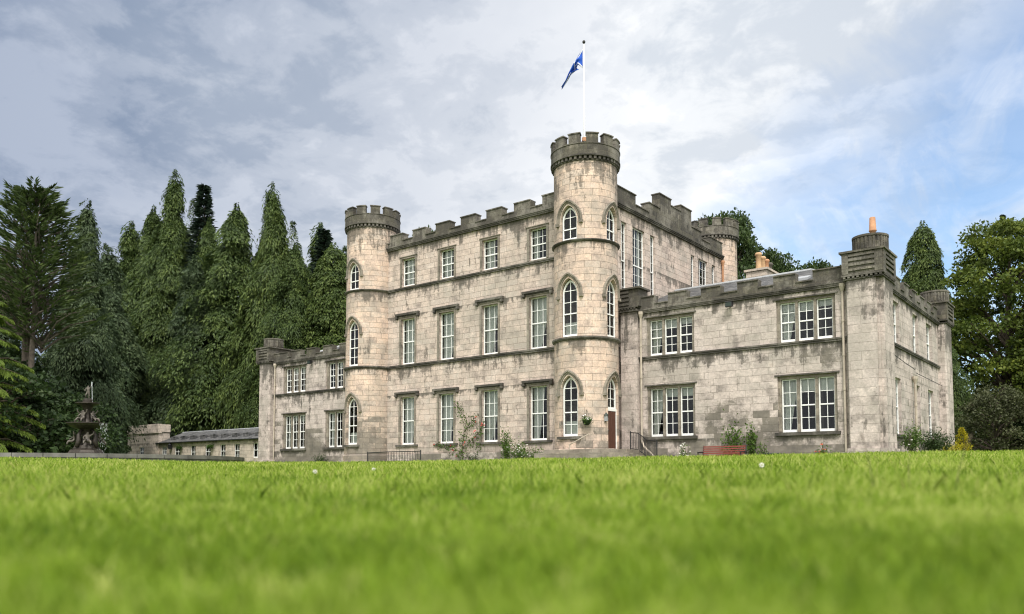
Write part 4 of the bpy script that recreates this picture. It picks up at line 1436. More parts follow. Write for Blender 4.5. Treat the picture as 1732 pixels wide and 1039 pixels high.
def broad_mesh(seed, H, Rm, nclump, per, mat, z0=0.2, leaf=0.3, flat=0.45, csize=1.0, ztop_pow=0.6):
    """broadleaf crown: leaf clumps at the ends of limbs, layered, with gaps"""
    rng = np.random.default_rng(seed)
    th = rng.uniform(0, 2 * PI, nclump)
    u = rng.random(nclump)
    zc = H * (z0 + (0.97 - z0) * u)
    rel = (u - 0.36)
    prof = np.sqrt(np.clip(1 - (rel / 0.66) ** 2, 0.02, 1))
    lob = 0.85 + 0.2 * np.sin(th * 3 + seed) * np.cos(u * 7 + seed)
    rr = Rm * prof * lob * np.sqrt(rng.uniform(0.25, 1.05, nclump))
    cc = np.stack([np.cos(th) * rr, np.sin(th) * rr, zc], 1)
    cs = csize * rng.uniform(0.6, 1.35, nclump)
    p = rng.normal(0, 1, (nclump, per, 3))
    p /= np.linalg.norm(p, axis=2, keepdims=True)
    p *= rng.random((nclump, per, 1)) ** 0.45
    p[:, :, 2] *= flat
    C = cc[:, None, :] + p * cs[:, None, None]
    C[:, :, 2] -= 0.22 * (p[:, :, 0] ** 2 + p[:, :, 1] ** 2) * cs[:, None]
    U = p * 1.0 + rng.normal(0, 0.6, p.shape)
    U[:, :, 2] -= 0.25
    V = rng.normal(0, 1, p.shape)
    tint = np.clip(rng.normal(0.42, 0.14, (nclump, 1)) + rng.normal(0, 0.16, (nclump, per)), 0, 1.2)
    m_ = nclump * per
    v = cards(C.reshape(m_, 3), U.reshape(m_, 3), V.reshape(m_, 3), leaf * rng.uniform(0.6, 1.35, m_), leaf * 0.72 * rng.uniform(0.6, 1.35, m_))
    limbs = []
    for k in range(0, nclump, max(1, nclump // 45)):
        c = cc[k]
        zb = max(0.1 * H, c[2] - 0.55 * math.hypot(c[0], c[1]) - 0.08 * H)
        limbs.append(((0, 0, zb), (c[0], c[1], c[2]), 0.012 * H * (1 - 0.6 * zb / H), 0.03))
    return np_mesh('crown', v, 4, mat, {'tint': tint.reshape(m_)}), limbs


def proto(kind, crown, H, r, mat='bark', stems=1, limbs=()):
    return (kind, crown, trunk_mesh('trunk', H * 0.96, r, M[mat], np.random.default_rng(len(kind)), stems, limbs), H)


def plant_tree(pr, x, y, H, label, cat, rot=0.0, wide=1.0, group=None, z=None):
    """one tree: an Empty at its foot with its trunk and crown"""
    kind, crown, trunk, H0 = pr
    s = H / H0
    e = empty(kind, (x, y, gz(x, y) - 0.1 if z is None else z), label, cat, group)
    e.rotation_euler = (0, 0, rot)
    e.scale = (s * wide, s * wide, s)
    link('trunk', trunk, e)
    link('crown', crown, e)
    return e


cypA = proto('cypress_tree', cypress_mesh(1, 33, 9.0, 5200, M['cypress'], pw=0.9, sh=1.25, length=2.7, droop=1.1, lw=0.15, ll=0.52, tops=4, nl=26, rag=1.25), 33, 0.5)
cypB = proto('cypress_tree', cypress_mesh(2, 33, 7.0, 4900, M['cypress_light'], pw=0.75, sh=1.5, length=2.6, droop=1.5, lw=0.14, ll=0.56, tops=4, nl=26, rag=1.2), 33, 0.5)
cypD = proto('cypress_tree', cypress_mesh(12, 23, 5.6, 4200, M['cypress_grey'], pw=0.9, sh=1.2, length=2.0, droop=0.8, lw=0.125, ll=0.40, tops=4, nl=26, rag=1.25), 23, 0.4)
cypC = proto('cypress_tree', cypress_mesh(3, 21, 2.75, 3600, M['cypress_light'], pw=0.42, sh=4.2, length=0.95, droop=0.9, lw=0.10, ll=0.30, belly=0.1, nl=24, rag=0.4, per=10), 21, 0.35)
cypE = proto('cypress_tree', cypress_mesh(21, 33, 7.6, 4900, M['cypress'], pw=0.62, sh=1.9, length=2.3, droop=0.9, lw=0.16, ll=0.48, tops=6, nl=26, rag=1.5), 33, 0.5)
cm, lb = tier_mesh(4, 36, 5.0, 44, 9, M['fir'], up=-0.12, tipup=0.22, lw=0.22, ll=0.75, z0=0.1, hang=0.5, nl=30)
firA = proto('fir_tree', cm, 36, 0.45, limbs=lb)
cm, lb = tier_mesh(5, 21, 5.2, 26, 10, M['cedar'], up=0.42, tipup=0.06, lw=0.12, ll=0.6, z0=0.42, hang=0.25, nl=60, pw=0.42, stems=((0.9, 0.5), (-0.8, 0.7), (0.2, -1.1)))
cedA = proto('cedar_tree', cm, 21, 0.30, 'palebark', 3, lb)
cm, lb = tier_mesh(6, 24, 7.6, 13, 6, M['fresh'], up=0.14, tipup=-0.36, lw=0.10, ll=0.48, z0=0.03, hang=1.3, nl=420, pw=0.55)
cedB = proto('cedar_tree', cm, 24, 0.42, limbs=lb)
cm, lb = broad_mesh(8, 20, 6.4, 430, 105, M['lime'], 0.03, 0.30, 0.42, 1.15)
limA = proto('lime_tree', cm, 20, 0.35, limbs=lb)
cm, lb = broad_mesh(9, 26, 6.5, 230, 100, M['oak'], 0.25, 0.42, 0.6, 1.25)
oakA = proto('oak_tree', cm, 26, 0.4, limbs=lb)
cm, lb = broad_mesh(10, 3.2, 2.4, 120, 90, M['bush'], 0.05, 0.16, 0.6, 0.5)
busA = proto('laurel_bush', cm, 2.2, 0.06, limbs=lb)
cm, lb = broad_mesh(11, 3.6, 2.3, 110, 110, M['dull'], 0.03, 0.12, 0.6, 0.5)
dulA = proto('evergreen_bush', cm, 2.6, 0.06, limbs=lb)

G1, G2 = 'tall conifers behind the fountain and the low cottages', 'trees rising behind the castle'
# the wood on the left, front rank first
plant_tree(cypD, -76.6, 33.6, 23.3, 'grey green cypress right behind the bronze fountain', 'tree', 0.3, 0.78, G1)
plant_tree(cypD, -96.0, 55.5, 26.0, 'grey green cypress in the dark gap left of the cottages', 'tree', 2.3, 1.0, G1)
plant_tree(cypA, -107.0, 58.5, 33.0, 'broad cypress rising behind the end block of the cottages', 'tree', 2.1, 1.05, G1)
plant_tree(cypE, -102.8, 61.5, 33.5, 'weeping cypress with a rounded top right of the broad cypress', 'tree', 1.2, 0.85, G1)
plant_tree(cypE, -92.8, 59.5, 33.0, 'large light green cypress behind the middle of the cottage roof', 'tree', 4.0, 1.1, G1)
plant_tree(cypA, -91.5, 64.0, 36.5, 'pointed cypress top just right of the dark fir', 'tree', 2.6, 0.72, G1)
plant_tree(cypB, -85.6, 60.5, 32.6, 'tall drooping cypress above the corner pier of the left wing', 'tree', 5.5, 1.0, G1)
plant_tree(cypE, -79.6, 59.0, 25.6, 'low wide cypress directly behind the left wing', 'tree', 5.2, 0.85, G1)
plant_tree(cypA, -110.5, 60.5, 41.5, 'slim pointed cypress top standing left of the dark fir', 'tree', 0.2, 0.8, G1)
plant_tree(cypE, -114.5, 59.5, 37.0, 'rounded cypress left of the slim pointed one', 'tree', 0.7, 0.9, G1)
plant_tree(firA, -105.5, 62.2, 41.0, 'dark blue green fir with level boughs above the cypresses', 'tree', 0.5, 1.0, G1)
plant_tree(firA, -83.0, 66.0, 31.0, 'nearly black fir with drooping boughs close left of the left tower', 'tree', 1.9, 1.2, G1)
plant_tree(cypC, -75.9, 61.8, 26.0, 'narrow yellow green cypress touching the left tower', 'tree', 0.4, 1.15, G1)
plant_tree(cedA, -66.6, 25.3, 21.0, 'ragged many stemmed cedar with spiky boughs at the left edge', 'tree', 0.0, 0.88)
plant_tree(cedB, -59.4, 20.2, 11.8, 'bright green weeping cedar with long fringed boughs at the far left', 'tree', 0.9, 0.95)
for i, (x, y, h, kind, lab) in enumerate(((-80, 28, 18, cypD, 'dark cypress behind the ragged cedar'), (-88, 38, 23, cypD, 'dark cypress deep in the wood behind the fountain'),
                                          (-76, 20.5, 17, cypD, 'dark cypress behind the weeping cedar at the left edge'), (-118, 58, 35, cypA, 'cypress in the second rank behind the end block'),
                                          (-98, 70, 32, cypA, 'cypress in the second rank behind the cottage roof'), (-86, 72, 29, cypA, 'cypress in the second rank behind the left wing'),
                                          (-101, 47, 26, cypD, 'cypress in the second rank right of the fountain'), (-109, 75, 35, cypB, 'cypress in the third rank below the dark fir'),
                                          (-99, 78, 36, cypA, 'cypress in the third rank behind the light green cypress'), (-122, 70, 36, cypA, 'cypress in the third rank left of the slim pointed one'), (-78, 74, 25, cypB, 'cypress in the third rank beside the left tower'))):
    plant_tree(kind, x, y, h, lab, 'tree', i * 1.3, 1.1, G1)
# behind the castle
plant_tree(oakA, -33.6, 80.2, 27.0, 'tall dark broadleaf tree right of the back tower', 'tree', 0.4, 0.66, G2)
plant_tree(oakA, -36.9, 81.5, 27.4, 'broadleaf tree top showing left of the back tower', 'tree', 2.4, 0.62, G2)
plant_tree(oakA, -30.6, 83.5, 23.0, 'broadleaf tree behind the row of chimney pots', 'tree', 1.5, 0.7, G2)
plant_tree(oakA, -30.0, 97.0, 24.6, 'distant pale tree right of the chimney pots', 'tree', 3.5, 0.75, G2)
plant_tree(oakA, -25.6, 97.0, 24.2, 'distant tree just left of the fluted chimney drum', 'tree', 5.0, 0.62, G2)
plant_tree(oakA, -55.3, 56.5, 23.6, 'small tree top peeping over the main battlements', 'tree', 0.8, 0.5, G2)
# right
plant_tree(cypC, -15.0, 78.3, 20.9, 'neat pointed cypress behind the right wing', 'tree', 0.0, 0.92)
plant_tree(limA, -8.4, 75.8, 20.0, 'large yellow green lime tree beyond the right end of the castle', 'tree', 0.5, 0.92)
plant_tree(limA, -3.2, 74.5, 18.5, 'yellow green lime tree cut by the right edge', 'tree', 2.6, 0.9)
plant_tree(cypA, -12.3, 69.0, 11.5, 'dark drooping cypress close beside the far corner pier', 'tree', 1.0, 1.0)
plant_tree(cypA, -7.0, 84.0, 14.0, 'dark cypress in the shade under the lime trees', 'tree', 2.0, 1.7)
plant_tree(firA, -10.4, 92.5, 25.0, 'spruce tip poking above the lime tree', 'tree', 0.0, 0.45, 'spruce tips over the lime trees')
plant_tree(firA, -8.0, 93.5, 25.6, 'spruce tip at the right edge of the sky', 'tree', 1.0, 0.45, 'spruce tips over the lime trees')
plant_tree(dulA, -8.2, 64.5, 3.7, 'large dull green rounded shrub under the lime tree', 'shrub', 0.2, 0.95)
plant_tree(busA, -4.6, 66.0, 2.3, 'dark bush at the right edge of the lawn', 'shrub', 0.9, 1.3)
# understorey round the fountain
GU = 'bushes between the fountain and the wood'
for i, (x, y, h, lab) in enumerate(((-62.5, 21.5, 4.4, 'dark bush left of the fountain'), (-66.5, 27.5, 3.6, 'leafy bush right behind the fountain'), (-64.0, 16.5, 3.0, 'low bush under the weeping cedar'),
                                    (-69.5, 29.5, 2.0, 'bush right of the fountain before the cypress'), (-70.5, 23.0, 6.0, 'tall dark bush under the ragged cedar'), (-84.0, 37.0, 3.0, 'bush beside the end block of the cottages'))):
    plant_tree(busA, x, y, h, lab, 'bush', i * 1.1, 1.15, GU)

# ------------------------------------------------------------------ planting along the walls
def small_plant(name, x, y, z, h, r, n, mat, label, cat, leaf=0.09, seed=0, flower=None, nf=0, group=None, cone=False):
    rg = np.random.default_rng(seed + 50)
    h += max(0.0, z - gz(x, y)); z = gz(x, y)
    e = empty(name, (x, y, z), label, cat, group)
    st = MB()
    tips = []
    for k in range(7):
        a = rg.uniform(0, 2 * PI); q = r * rg.uniform(0.2, 0.8)
        p = (q * math.cos(a), q * math.sin(a), h * rg.uniform(0.55, 0.95))
        tips.append(p)
        st.tube([(0, 0, -0.1), (p[0] * 0.4, p[1] * 0.4, p[2] * 0.5), p], [0.02, 0.014, 0.005], 5)
    so = st.build('stems', M['bark']); so.parent = e
    u = rg.random(n)
    if cone:
        a = rg.uniform(0, 2 * PI, n)
        rr = r * (1 - u) ** 0.8 * rg.uniform(0.3, 1.1, n) * (0.75 + 0.3 * np.sin(a * 3 + u * 17))
        C = np.stack([rr * np.cos(a), rr * np.sin(a), h * u], 1)
        U = np.stack([np.cos(a), np.sin(a), rg.uniform(0.0, 0.8, n)], 1)
    else:
        k = rg.integers(0, 7, n)
        C = np.array(tips)[k] * rg.uniform(0.35, 1.05, (n, 1)) + rg.normal(0, 1, (n, 3)) * np.array([r, r, h * 0.6]) * 0.24
        C[:, 2] = np.abs(C[:, 2])
        U = rg.normal(0, 1, (n, 3)); U[:, 2] += 0.2
    me = np_mesh('foliage', cards(C, U, rg.normal(0, 1, (n, 3)), leaf * rg.uniform(0.6, 1.4, n), leaf * 0.55 * rg.uniform(0.7, 1.3, n)), 4, M[mat], {'tint': np.clip(rg.normal(0.45, 0.22, n), 0, 1.2)})
    link('foliage', me, e)
    if flower:
        k = rg.integers(0, n, nf)
        N = 5
        vs = []
        for c in C[k] * np.array([1.08, 1.08, 1.05]):
            for q in range(N):
                a = 2 * PI * q / N
                vs.append((c, (math.cos(a), math.sin(a), 0.5)))
        Cq = np.array([v[0] for v in vs]); Uq = np.array([v[1] for v in vs])
        link('blossom', np_mesh('blossom', cards(Cq, Uq, rg.normal(0, 1, Uq.shape), 0.07, 0.06), 4, M[flower], {}), e)
    return e


small_plant('golden_conifer', -8.95, 56.5, 0.0, 1.75, 0.8, 1100, 'gold', 'small golden yellow conifer right of the far corner pier', 'conifer', 0.11, 1, cone=True)
small_plant('leafy_shrub', -8.55, 40.6, 0.0, 1.1, 0.55, 1500, 'shrub', 'light green shrub against the side wall next to the near corner pier', 'shrub', 0.09, 2, 'petal', 8)
small_plant('leafy_shrub', -8.4, 44.9, 0.0, 1.05, 0.95, 2600, 'bush', 'dark rounded shrub under the middle side windows', 'shrub', 0.09, 3)
small_plant('flower_clump', -8.5, 49.6, 0.0, 0.6, 0.9, 1300, 'gold', 'low yellow flowering clump at the foot of the far corner pier', 'flowers', 0.07, 4)
small_plant('wall_shrub', -15.75, 37.2, 0.0, 1.5, 0.7, 520, 'shrub', 'sparse green wall shrub rising behind the left part of the bench', 'shrub', 0.15, 5)
small_plant('wall_shrub', -14.75, 37.2, 0.0, 1.2, 0.4, 480, 'shrub', 'bushy green wall shrub behind the right end of the bench', 'shrub', 0.14, 6)
small_plant('leafy_shrub', -27.6, 34.6, -0.1, 1.55, 0.4, 1000, 'shrub', 'upright light green shrub left of the last ground floor window', 'shrub', 0.11, 7)
small_plant('leafy_shrub', -26.5, 34.3, -0.1, 0.9, 0.7, 1100, 'shrub', 'low shrub with white blossom under the last ground floor window', 'shrub', 0.10, 8, 'petal', 40)
small_plant('leafy_shrub', -25.3, 33.9, -0.1, 0.55, 0.7, 700, 'shrub', 'low leafy clump left of the tall tower', 'shrub', 0.09, 9)
small_plant('leafy_shrub', -46.6, 37.0, -0.1, 0.6, 0.55, 700, 'bush', 'small green shrub at the foot of the left wing between its windows', 'shrub', 0.09, 10)
small_plant('flower_clump', -18.1, 36.9, -0.1, 0.5, 0.35, 350, 'shrub', 'clump of white flowers left of the bench', 'flowers', 0.08, 11, 'petal', 40)
small_plant('flower_clump', -14.05, 36.9, -0.1, 0.55, 0.3, 350, 'shrub', 'yellow green clump between the bench and the planter', 'flowers', 0.08, 12)
small_plant('flower_clump', -11.35, 36.9, -0.1, 0.5, 0.3, 320, 'shrub', 'clump with red flowers near the right downpipe', 'flowers', 0.08, 13, 'redpetal', 26)
small_plant('leafy_shrub', -30.4, 34.9, -0.15, 0.5, 0.6, 500, 'bush', 'low leafy clump under the third ground floor window', 'shrub', 0.08, 14)

# climbing rose on the front wall
rg = np.random.default_rng(77)
rose = empty('climbing_rose', (-31.9, 35.8, 0.0), 'straggly climbing rose on the wall between two ground floor windows', 'climbing plant')
stm = MB(); pts_all = []
for path in ([(-32.0, -0.2), (-31.95, 0.8), (-31.8, 1.5), (-31.6, 2.2), (-32.3, 3.0), (-32.6, 3.25)], [(-31.9, 0.5), (-31.2, 1.0), (-30.6, 1.5), (-30.2, 2.1)], [(-31.7, 1.6), (-31.1, 2.2), (-30.7, 2.5)],
             [(-31.9, 0.3), (-32.9, 0.5), (-33.8, 0.7), (-34.2, 1.0)], [(-31.2, 0.9), (-30.8, 0.6), (-30.5, 0.5)]):
    P3 = [Vector((a, 35.86 + rg.uniform(-0.06, 0.04), b)) for a, b in path]
    stm.tube(P3, [0.022 - 0.012 * k / len(P3) for k in range(len(P3))], 5)
    for a, b in zip(P3, P3[1:]):
        for k in range(int((b - a).length * 26)):
            pts_all.append(a.lerp(b, rg.random()))
stm.build('stems', M['bark'], rose)
C = np.array(pts_all) + rg.normal(0, 1, (len(pts_all), 3)) * np.array([0.14, 0.05, 0.14])
C = np.concatenate([C, C + rg.normal(0, 0.09, C.shape)]); C[:, 1] = np.minimum(C[:, 1], 35.88)
o = link('foliage', np_mesh('foliage', cards(C, rg.normal(0, 1, C.shape), rg.normal(0, 1, C.shape), 0.13, 0.08), 4, M['shrub'], {'tint': np.clip(rg.normal(0.3, 0.25, len(C)), 0, 1)}))
adopt(o, rose)
k = rg.integers(0, len(C), 14)
Cq = np.repeat(C[k], 5, 0); Cq[:, 1] -= 0.05
o = link('blossom', np_mesh('blossom', cards(Cq, rg.normal(0, 1, Cq.shape), rg.normal(0, 1, Cq.shape), 0.09, 0.08), 4, M['pinkpetal'], {}))
adopt(o, rose)

# hanging basket on the tall tower
fa2 = R(-57)
hx, hy = -22.95 + 1.68 * math.cos(fa2), 35.5 + 1.68 * math.sin(fa2)
ox, oy = math.cos(fa2), math.sin(fa2)
bx_, by_ = hx + ox * 0.3, hy + oy * 0.3
hb = empty('hanging_basket', (bx_, by_, 1.5), 'round hanging basket of flowers on the tall tower left of the door', 'hanging basket')
mb = MB(); mb.lathe((bx_, by_), [(0.001, 1.42), (0.12, 1.45), (0.2, 1.55), (0.23, 1.68)], 14); mb.build('bowl', M['bush'], hb, smooth=True)
mb = MB(); mb.tube([(hx, hy, 2.2), (hx + ox * 0.34, hy + oy * 0.34, 2.2)], 0.015, 5)
for a in (0, 2.1, 4.2):
    mb.tube([(bx_, by_, 2.2), (bx_ + 0.22 * math.cos(a), by_ + 0.22 * math.sin(a), 1.68)], 0.006, 4)
mb.build('bracket', M['iron'], hb)
n = 260
C = np.array([bx_, by_, 1.68]) + rg.normal(0, 1, (n, 3)) * np.array([0.12, 0.12, 0.08])
o = link('foliage', np_mesh('foliage', cards(C, rg.normal(0, 1, C.shape), rg.normal(0, 1, C.shape), 0.09, 0.06), 4, M['shrub'], {'tint': rg.random(n)})); adopt(o, hb)
C = C[:60] * 1.0; C[:, 2] += 0.05
o = link('blossom', np_mesh('blossom', cards(C, rg.normal(0, 1, C.shape), rg.normal(0, 1, C.shape), 0.08, 0.07), 4, M['petal'], {})); adopt(o, hb)

# garden bench, planter
bz = gz(-15.7, 35.9) + 0.02
bench = empty('park_bench', (-15.7, 35.9, bz), 'red brown slatted wooden bench on the lawn below the right wing', 'bench')
mb = MB()
for k in range(5):
    mb.box(-16.75, -14.65, 35.62 + k * 0.095, 35.62 + k * 0.095 + 0.075, bz + 0.43, bz + 0.47)
mb.build('seat', M['bench'], bench)
mb = MB()
for k in range(5):
    z = bz + 0.49 + k * 0.105
    yo = 36.09 + k * 0.028
    mb.box(-16.75, -14.65, yo, yo + 0.03, z, z + 0.062)
mb.build('backrest', M['bench'], bench)
for x in (-16.78, -14.62 - 0.05):
    mb = MB()
    mb.tube([(x + 0.03, 35.6, bz - 0.1), (x + 0.03, 35.62, bz + 0.45), (x + 0.03, 35.58, bz + 0.66)], 0.03, 6)
    mb.tube([(x + 0.03, 36.16, bz - 0.1), (x + 0.03, 36.1, bz + 0.45), (x + 0.03, 36.26, bz + 1.0)], 0.03, 6)
    mb.tube([(x + 0.03, 35.56, bz + 0.66), (x + 0.03, 36.16, bz + 0.68)], 0.035, 6)
    mb.tube([(x + 0.03, 35.62, bz + 0.42), (x + 0.03, 36.1, bz + 0.42)], 0.03, 6)
    mb.build('side_frame', M['iron'], bench)
pz = gz(-13.55, 36.6)
pl = empty('planter', (-13.55, 36.6, pz), 'dark green footed planter bowl by the wall right of the bench', 'planter')
mb = MB(); mb.lathe((-13.55, 36.6), [(0.2, pz - 0.1), (0.2, pz + 0.05), (0.1, pz + 0.12), (0.12, pz + 0.2), (0.3, pz + 0.34), (0.38, pz + 0.48), (0.44, pz + 0.52), (0.44, pz + 0.57), (0.36, pz + 0.57), (0.34, pz + 0.5), (0.01, pz + 0.5)], 24)
mb.build('bowl', M['urn'], pl, smooth=True)

# weeds standing out of the lawn
for az_, d_, hh, lean, lab in ((-14.0, 5.2, 0.34, 0.06, 'thin dark plantain stalk on the lawn below the near corner pier'), (-12.1, 5.6, 0.34, -0.02, 'thin dark plantain stalk on the lawn below the side windows'),
                               (-9.6, 5.4, 0.33, -0.09, 'thin dark leaning plantain stalk on the lawn below the golden conifer')):
    x, y = d_ * math.sin(R(az_)), d_ * math.cos(R(az_))
    z = gz(x, y)
    e = empty('plantain_stalk', (x, y, z), lab, 'weed', 'plantain stalks on the lawn')
    mb = MB(); mb.tube([(x, y, z - 0.02), (x - lean * 0.5, y, z + hh * 0.6), (x - lean, y, z + hh)], 0.0022, 5); mb.build('stem', M['bark'], e)
    mb = MB(); mb.tube([(x - lean, y, z + hh - 0.01), (x - lean * 1.1, y, z + hh + 0.02), (x - lean * 1.2, y, z + hh + 0.04)], [0.004, 0.006, 0.002], 6); mb.build('seed_head', M['bark'], e)
for px_a, d_, lab in ((-51.9, 11.0, 'white clover head on the lawn below the left wing'), (-47.9, 13.0, 'white clover head on the lawn below the left tower'), (-21.0, 10.0, 'white clover head on the lawn below the bench')):
    x, y = d_ * math.sin(R(px_a)), d_ * math.cos(R(px_a))
    z = gz(x, y)
    e = empty('clover_flower', (x, y, z), lab, 'flower', 'white clover heads in the lawn')
    mb = MB(); mb.tube([(x, y, z - 0.02), (x, y, z + 0.12)], 0.002, 5); mb.build('stem', M['shrub'], e)
    rr_ = np.random.default_rng(int(d_))
    v_ = rr_.normal(0, 1, (60, 3)); v_ /= np.linalg.norm(v_, axis=1, keepdims=True)
    o = link('blossom', np_mesh('blossom', cards(np.array([x, y, z + 0.13]) + v_ * 0.012, v_, rr_.normal(0, 1, (60, 3)), 0.02, 0.012), 4, M['petal'], {})); adopt(o, e)

# ------------------------------------------------------------------ low cottage range beyond the left wing
cot = empty('cottage', (-77, 46, 0.3), 'long low stone cottage range with slate roof and a flat topped end block', 'building')
CP = front(46.0)
W5 = ((-79.45, -78.45), (-76.65, -75.6), (-73.9, -72.9), (-71.4, -70.45), (-68.2, -67.1))
ch = [(a, b, 0.62, 2.06, 0.2) for a, b in W5] + [(-82.65, -81.5, 0.8, 2.06, 0.2), (-85.3, -84.25, 0.3, 2.06, 0.2)]
mb = MB()
wall(mb, CP, -86.2, -60.5, -0.3, 2.5, ch)
wall(mb, west(-86.2), 46.0, 52.5, -0.3, 2.5, [])
mb.face([(-86.2, 52.5, -0.3), (-60.5, 52.5, -0.3), (-60.5, 52.5, 2.5), (-86.2, 52.5, 2.5)])
mb.face([(-60.5, 46, -0.3), (-60.5, 52.5, -0.3), (-60.5, 52.5, 2.5), (-60.5, 46, 2.5)])
mb.build('wall', M['cottage'], cot)
mb = MB(lambda c, p: (c.x, c.y * 1.2))
mb.face([(-86.3, 45.75, 2.48), (-60.5, 45.75, 2.48), (-60.5, 49.0, 3.75), (-86.3, 49.0, 3.75)])
mb.face([(-60.5, 52.7, 2.48), (-86.3, 52.7, 2.48), (-86.3, 49.0, 3.75), (-60.5, 49.0, 3.75)])
rf = mb.build('roof', M['slate'], cot)
mb = MB(); mb.tube([(-86.3, 49.0, 3.77), (-60.5, 49.0, 3.77)], 0.08, 8); mb.build('ridge_tiles', M['lead'], rf)
mb = MB(); mb.tube([(-86.2, 45.72, 2.46), (-60.5, 45.72, 2.46)], 0.06, 6); mb.build('gutter', M['iron'], cot)
for k in range(9):
    x = -84.3 + k * 1.95
    mb = MB()
    z = 2.48 + 0.8 * 1.27 / 3.25
    mb.box(x, x + 0.85, 46.5, 47.3, z - 0.05, z + 0.36)
    sk = mb.build('skylight', M['slate'], rf)
    mb = MB(); mb.face([(x + 0.5, 46.42, z + 0.37), (x + 0.86, 46.42, z + 0.37), (x + 0.86, 47.3, z + 0.41), (x + 0.7, 47.3, z + 0.41)]); mb.build('flashing', M['lead'], sk)
for i, (a, b, z0, z1, _) in enumerate(ch):
    sash(CP, a, b, z0, z1, 0.1, 2 if i != 6 else 3, (1, 1) if i != 6 else (2, 2), 0.52, 'net' if i in (0, 2, 3) else None, bar=0.06, parent=cot)
mb = MB(); mb.box(-86.0, -60.8, 48.6, 48.7, -0.2, 2.6); mb.build('interior_wall', M['room'], cot)
mb = MB()
wall(mb, front(45.85), -92.7, -85.85, -0.3, 3.65, [(-90.0, -88.95, 1.1, 2.08, 0.2)])
YB = 47.2
mb.face([(-85.85, 45.85, -0.3), (-85.85, YB, -0.3), (-85.85, YB, 3.65), (-85.85, 45.85, 3.65)])
mb.face([(-92.7, YB, -0.3), (-92.7, 45.85, -0.3), (-92.7, 45.85, 3.65), (-92.7, YB, 3.65)])
mb.face([(-85.85, YB, -0.3), (-92.7, YB, -0.3), (-92.7, YB, 3.65), (-85.85, YB, 3.65)])
mb.box(-92.6, -85.95, 46.1, YB - 0.1, 3.6, 3.64)
mb.build('end_block', M['cottage'], cot)
sash(front(45.85), -90.0, -88.95, 1.1, 2.08, 0.1, 2, (1, 1), 0.5, None, bar=0.06, parent=cot)
mb = MB()
mb.box(-92.85, -85.7, 45.72, 46.2, 3.6, 3.72)
for x0, x1, z1 in ((-92.8, -90.6, 4.6), (-90.6, -88.2, 4.6), (-88.2, -85.75, 4.62)):
    mb.box(x0, x1 - 0.004, 45.76, 46.16, 3.72, z1)
mb.box(-92.8, -92.4, 46.164, YB, 3.72, 4.58); mb.box(-86.15, -85.75, 46.164, YB, 3.72, 4.58)
mb.build('parapet', M['cottage'], cot)
for x, lab in ((-83.9, 'a'), (-80.0, 'b')):
    pass
wlc = empty('cottage_lantern', (-83.2, 45.9, 1.9), 'black wall lantern beside the cottage door', 'lantern')
mb = MB(); mb.box(-83.36, -83.04, 45.66, 45.92, 1.75, 2.2); mb.build('lamp_body', M['iron'], wlc)
mb = MB(); mb.lathe((-83.2, 45.79), [(0.24, 2.2), (0.1, 2.34), (0.001, 2.44)], 8); mb.build('lamp_roof', M['iron'], wlc)
for x, lab in ((-81.2, 'round hanging basket right of the tilted cottage window'), (-75.2, 'round hanging basket right of the dark cottage window')):
    e = empty('hanging_basket', (x, 45.7, 1.8), lab, 'hanging basket', 'hanging baskets on the cottages')
    mb = MB(); mb.lathe((x, 45.7), [(0.001, 1.62), (0.16, 1.66), (0.26, 1.86)], 12); mb.build('bowl', M['bush'], e)
    n = 160
    C = np.array([x, 45.7, 1.9]) + rg.normal(0, 1, (n, 3)) * np.array([0.17, 0.12, 0.09])
    o = link('foliage', np_mesh('foliage', cards(C, rg.normal(0, 1, C.shape), rg.normal(0, 1, C.shape), 0.13, 0.1), 4, M['shrub'], {'tint': rg.random(n) * 0.2})); adopt(o, e)

# ------------------------------------------------------------------ fountain and its pool
FX, FY, FZ = -52.6, 23.4, 0.25
pool = empty('pool_wall', (FX, FY, 0), 'round grey stone coping wall of the fountain pool', 'pool wall')
mb = MB()
NP = 40
for k in range(NP):
    a0, a1 = 2 * PI * k / NP + 0.002, 2 * PI * (k + 1) / NP - 0.002
    i = len(mb.v)
    for z in (-0.12, 0.10):
        for rr in (9.0, 9.5):
            for a in (a0, (a0 + a1) / 2, a1):
                mb.v.append((FX + rr * math.cos(a), FY + rr * math.sin(a), z))
    I = lambda z, r_, q: i + z * 6 + r_ * 3 + q
    for q in range(2):
        mb.f += [(I(0, 1, q), I(0, 1, q + 1), I(1, 1, q + 1), I(1, 1, q)), (I(1, 1, q), I(1, 1, q + 1), I(1, 0, q + 1), I(1, 0, q)), (I(0, 0, q + 1), I(0, 0, q), I(1, 0, q), I(1, 0, q + 1))]
    mb.f += [(I(0, 0, 0), I(0, 1, 0), I(1, 1, 0), I(1, 0, 0)), (I(0, 1, 2), I(0, 0, 2), I(1, 0, 2), I(1, 1, 2))]
mb.build('coping', M['kerb'], pool)
mb = MB(); mb.lathe((FX, FY), [(9.1, -0.13), (9.42, -0.13), (9.42, -0.9), (9.1, -0.9)], 80); mb.build('wall', M['kerb'], pool)
mb = MB(); mb.lathe((FX, FY), [(9.05, -0.25), (0.01, -0.25)], 48)
tag(mb.build('water', M['pool']), kind='structure')

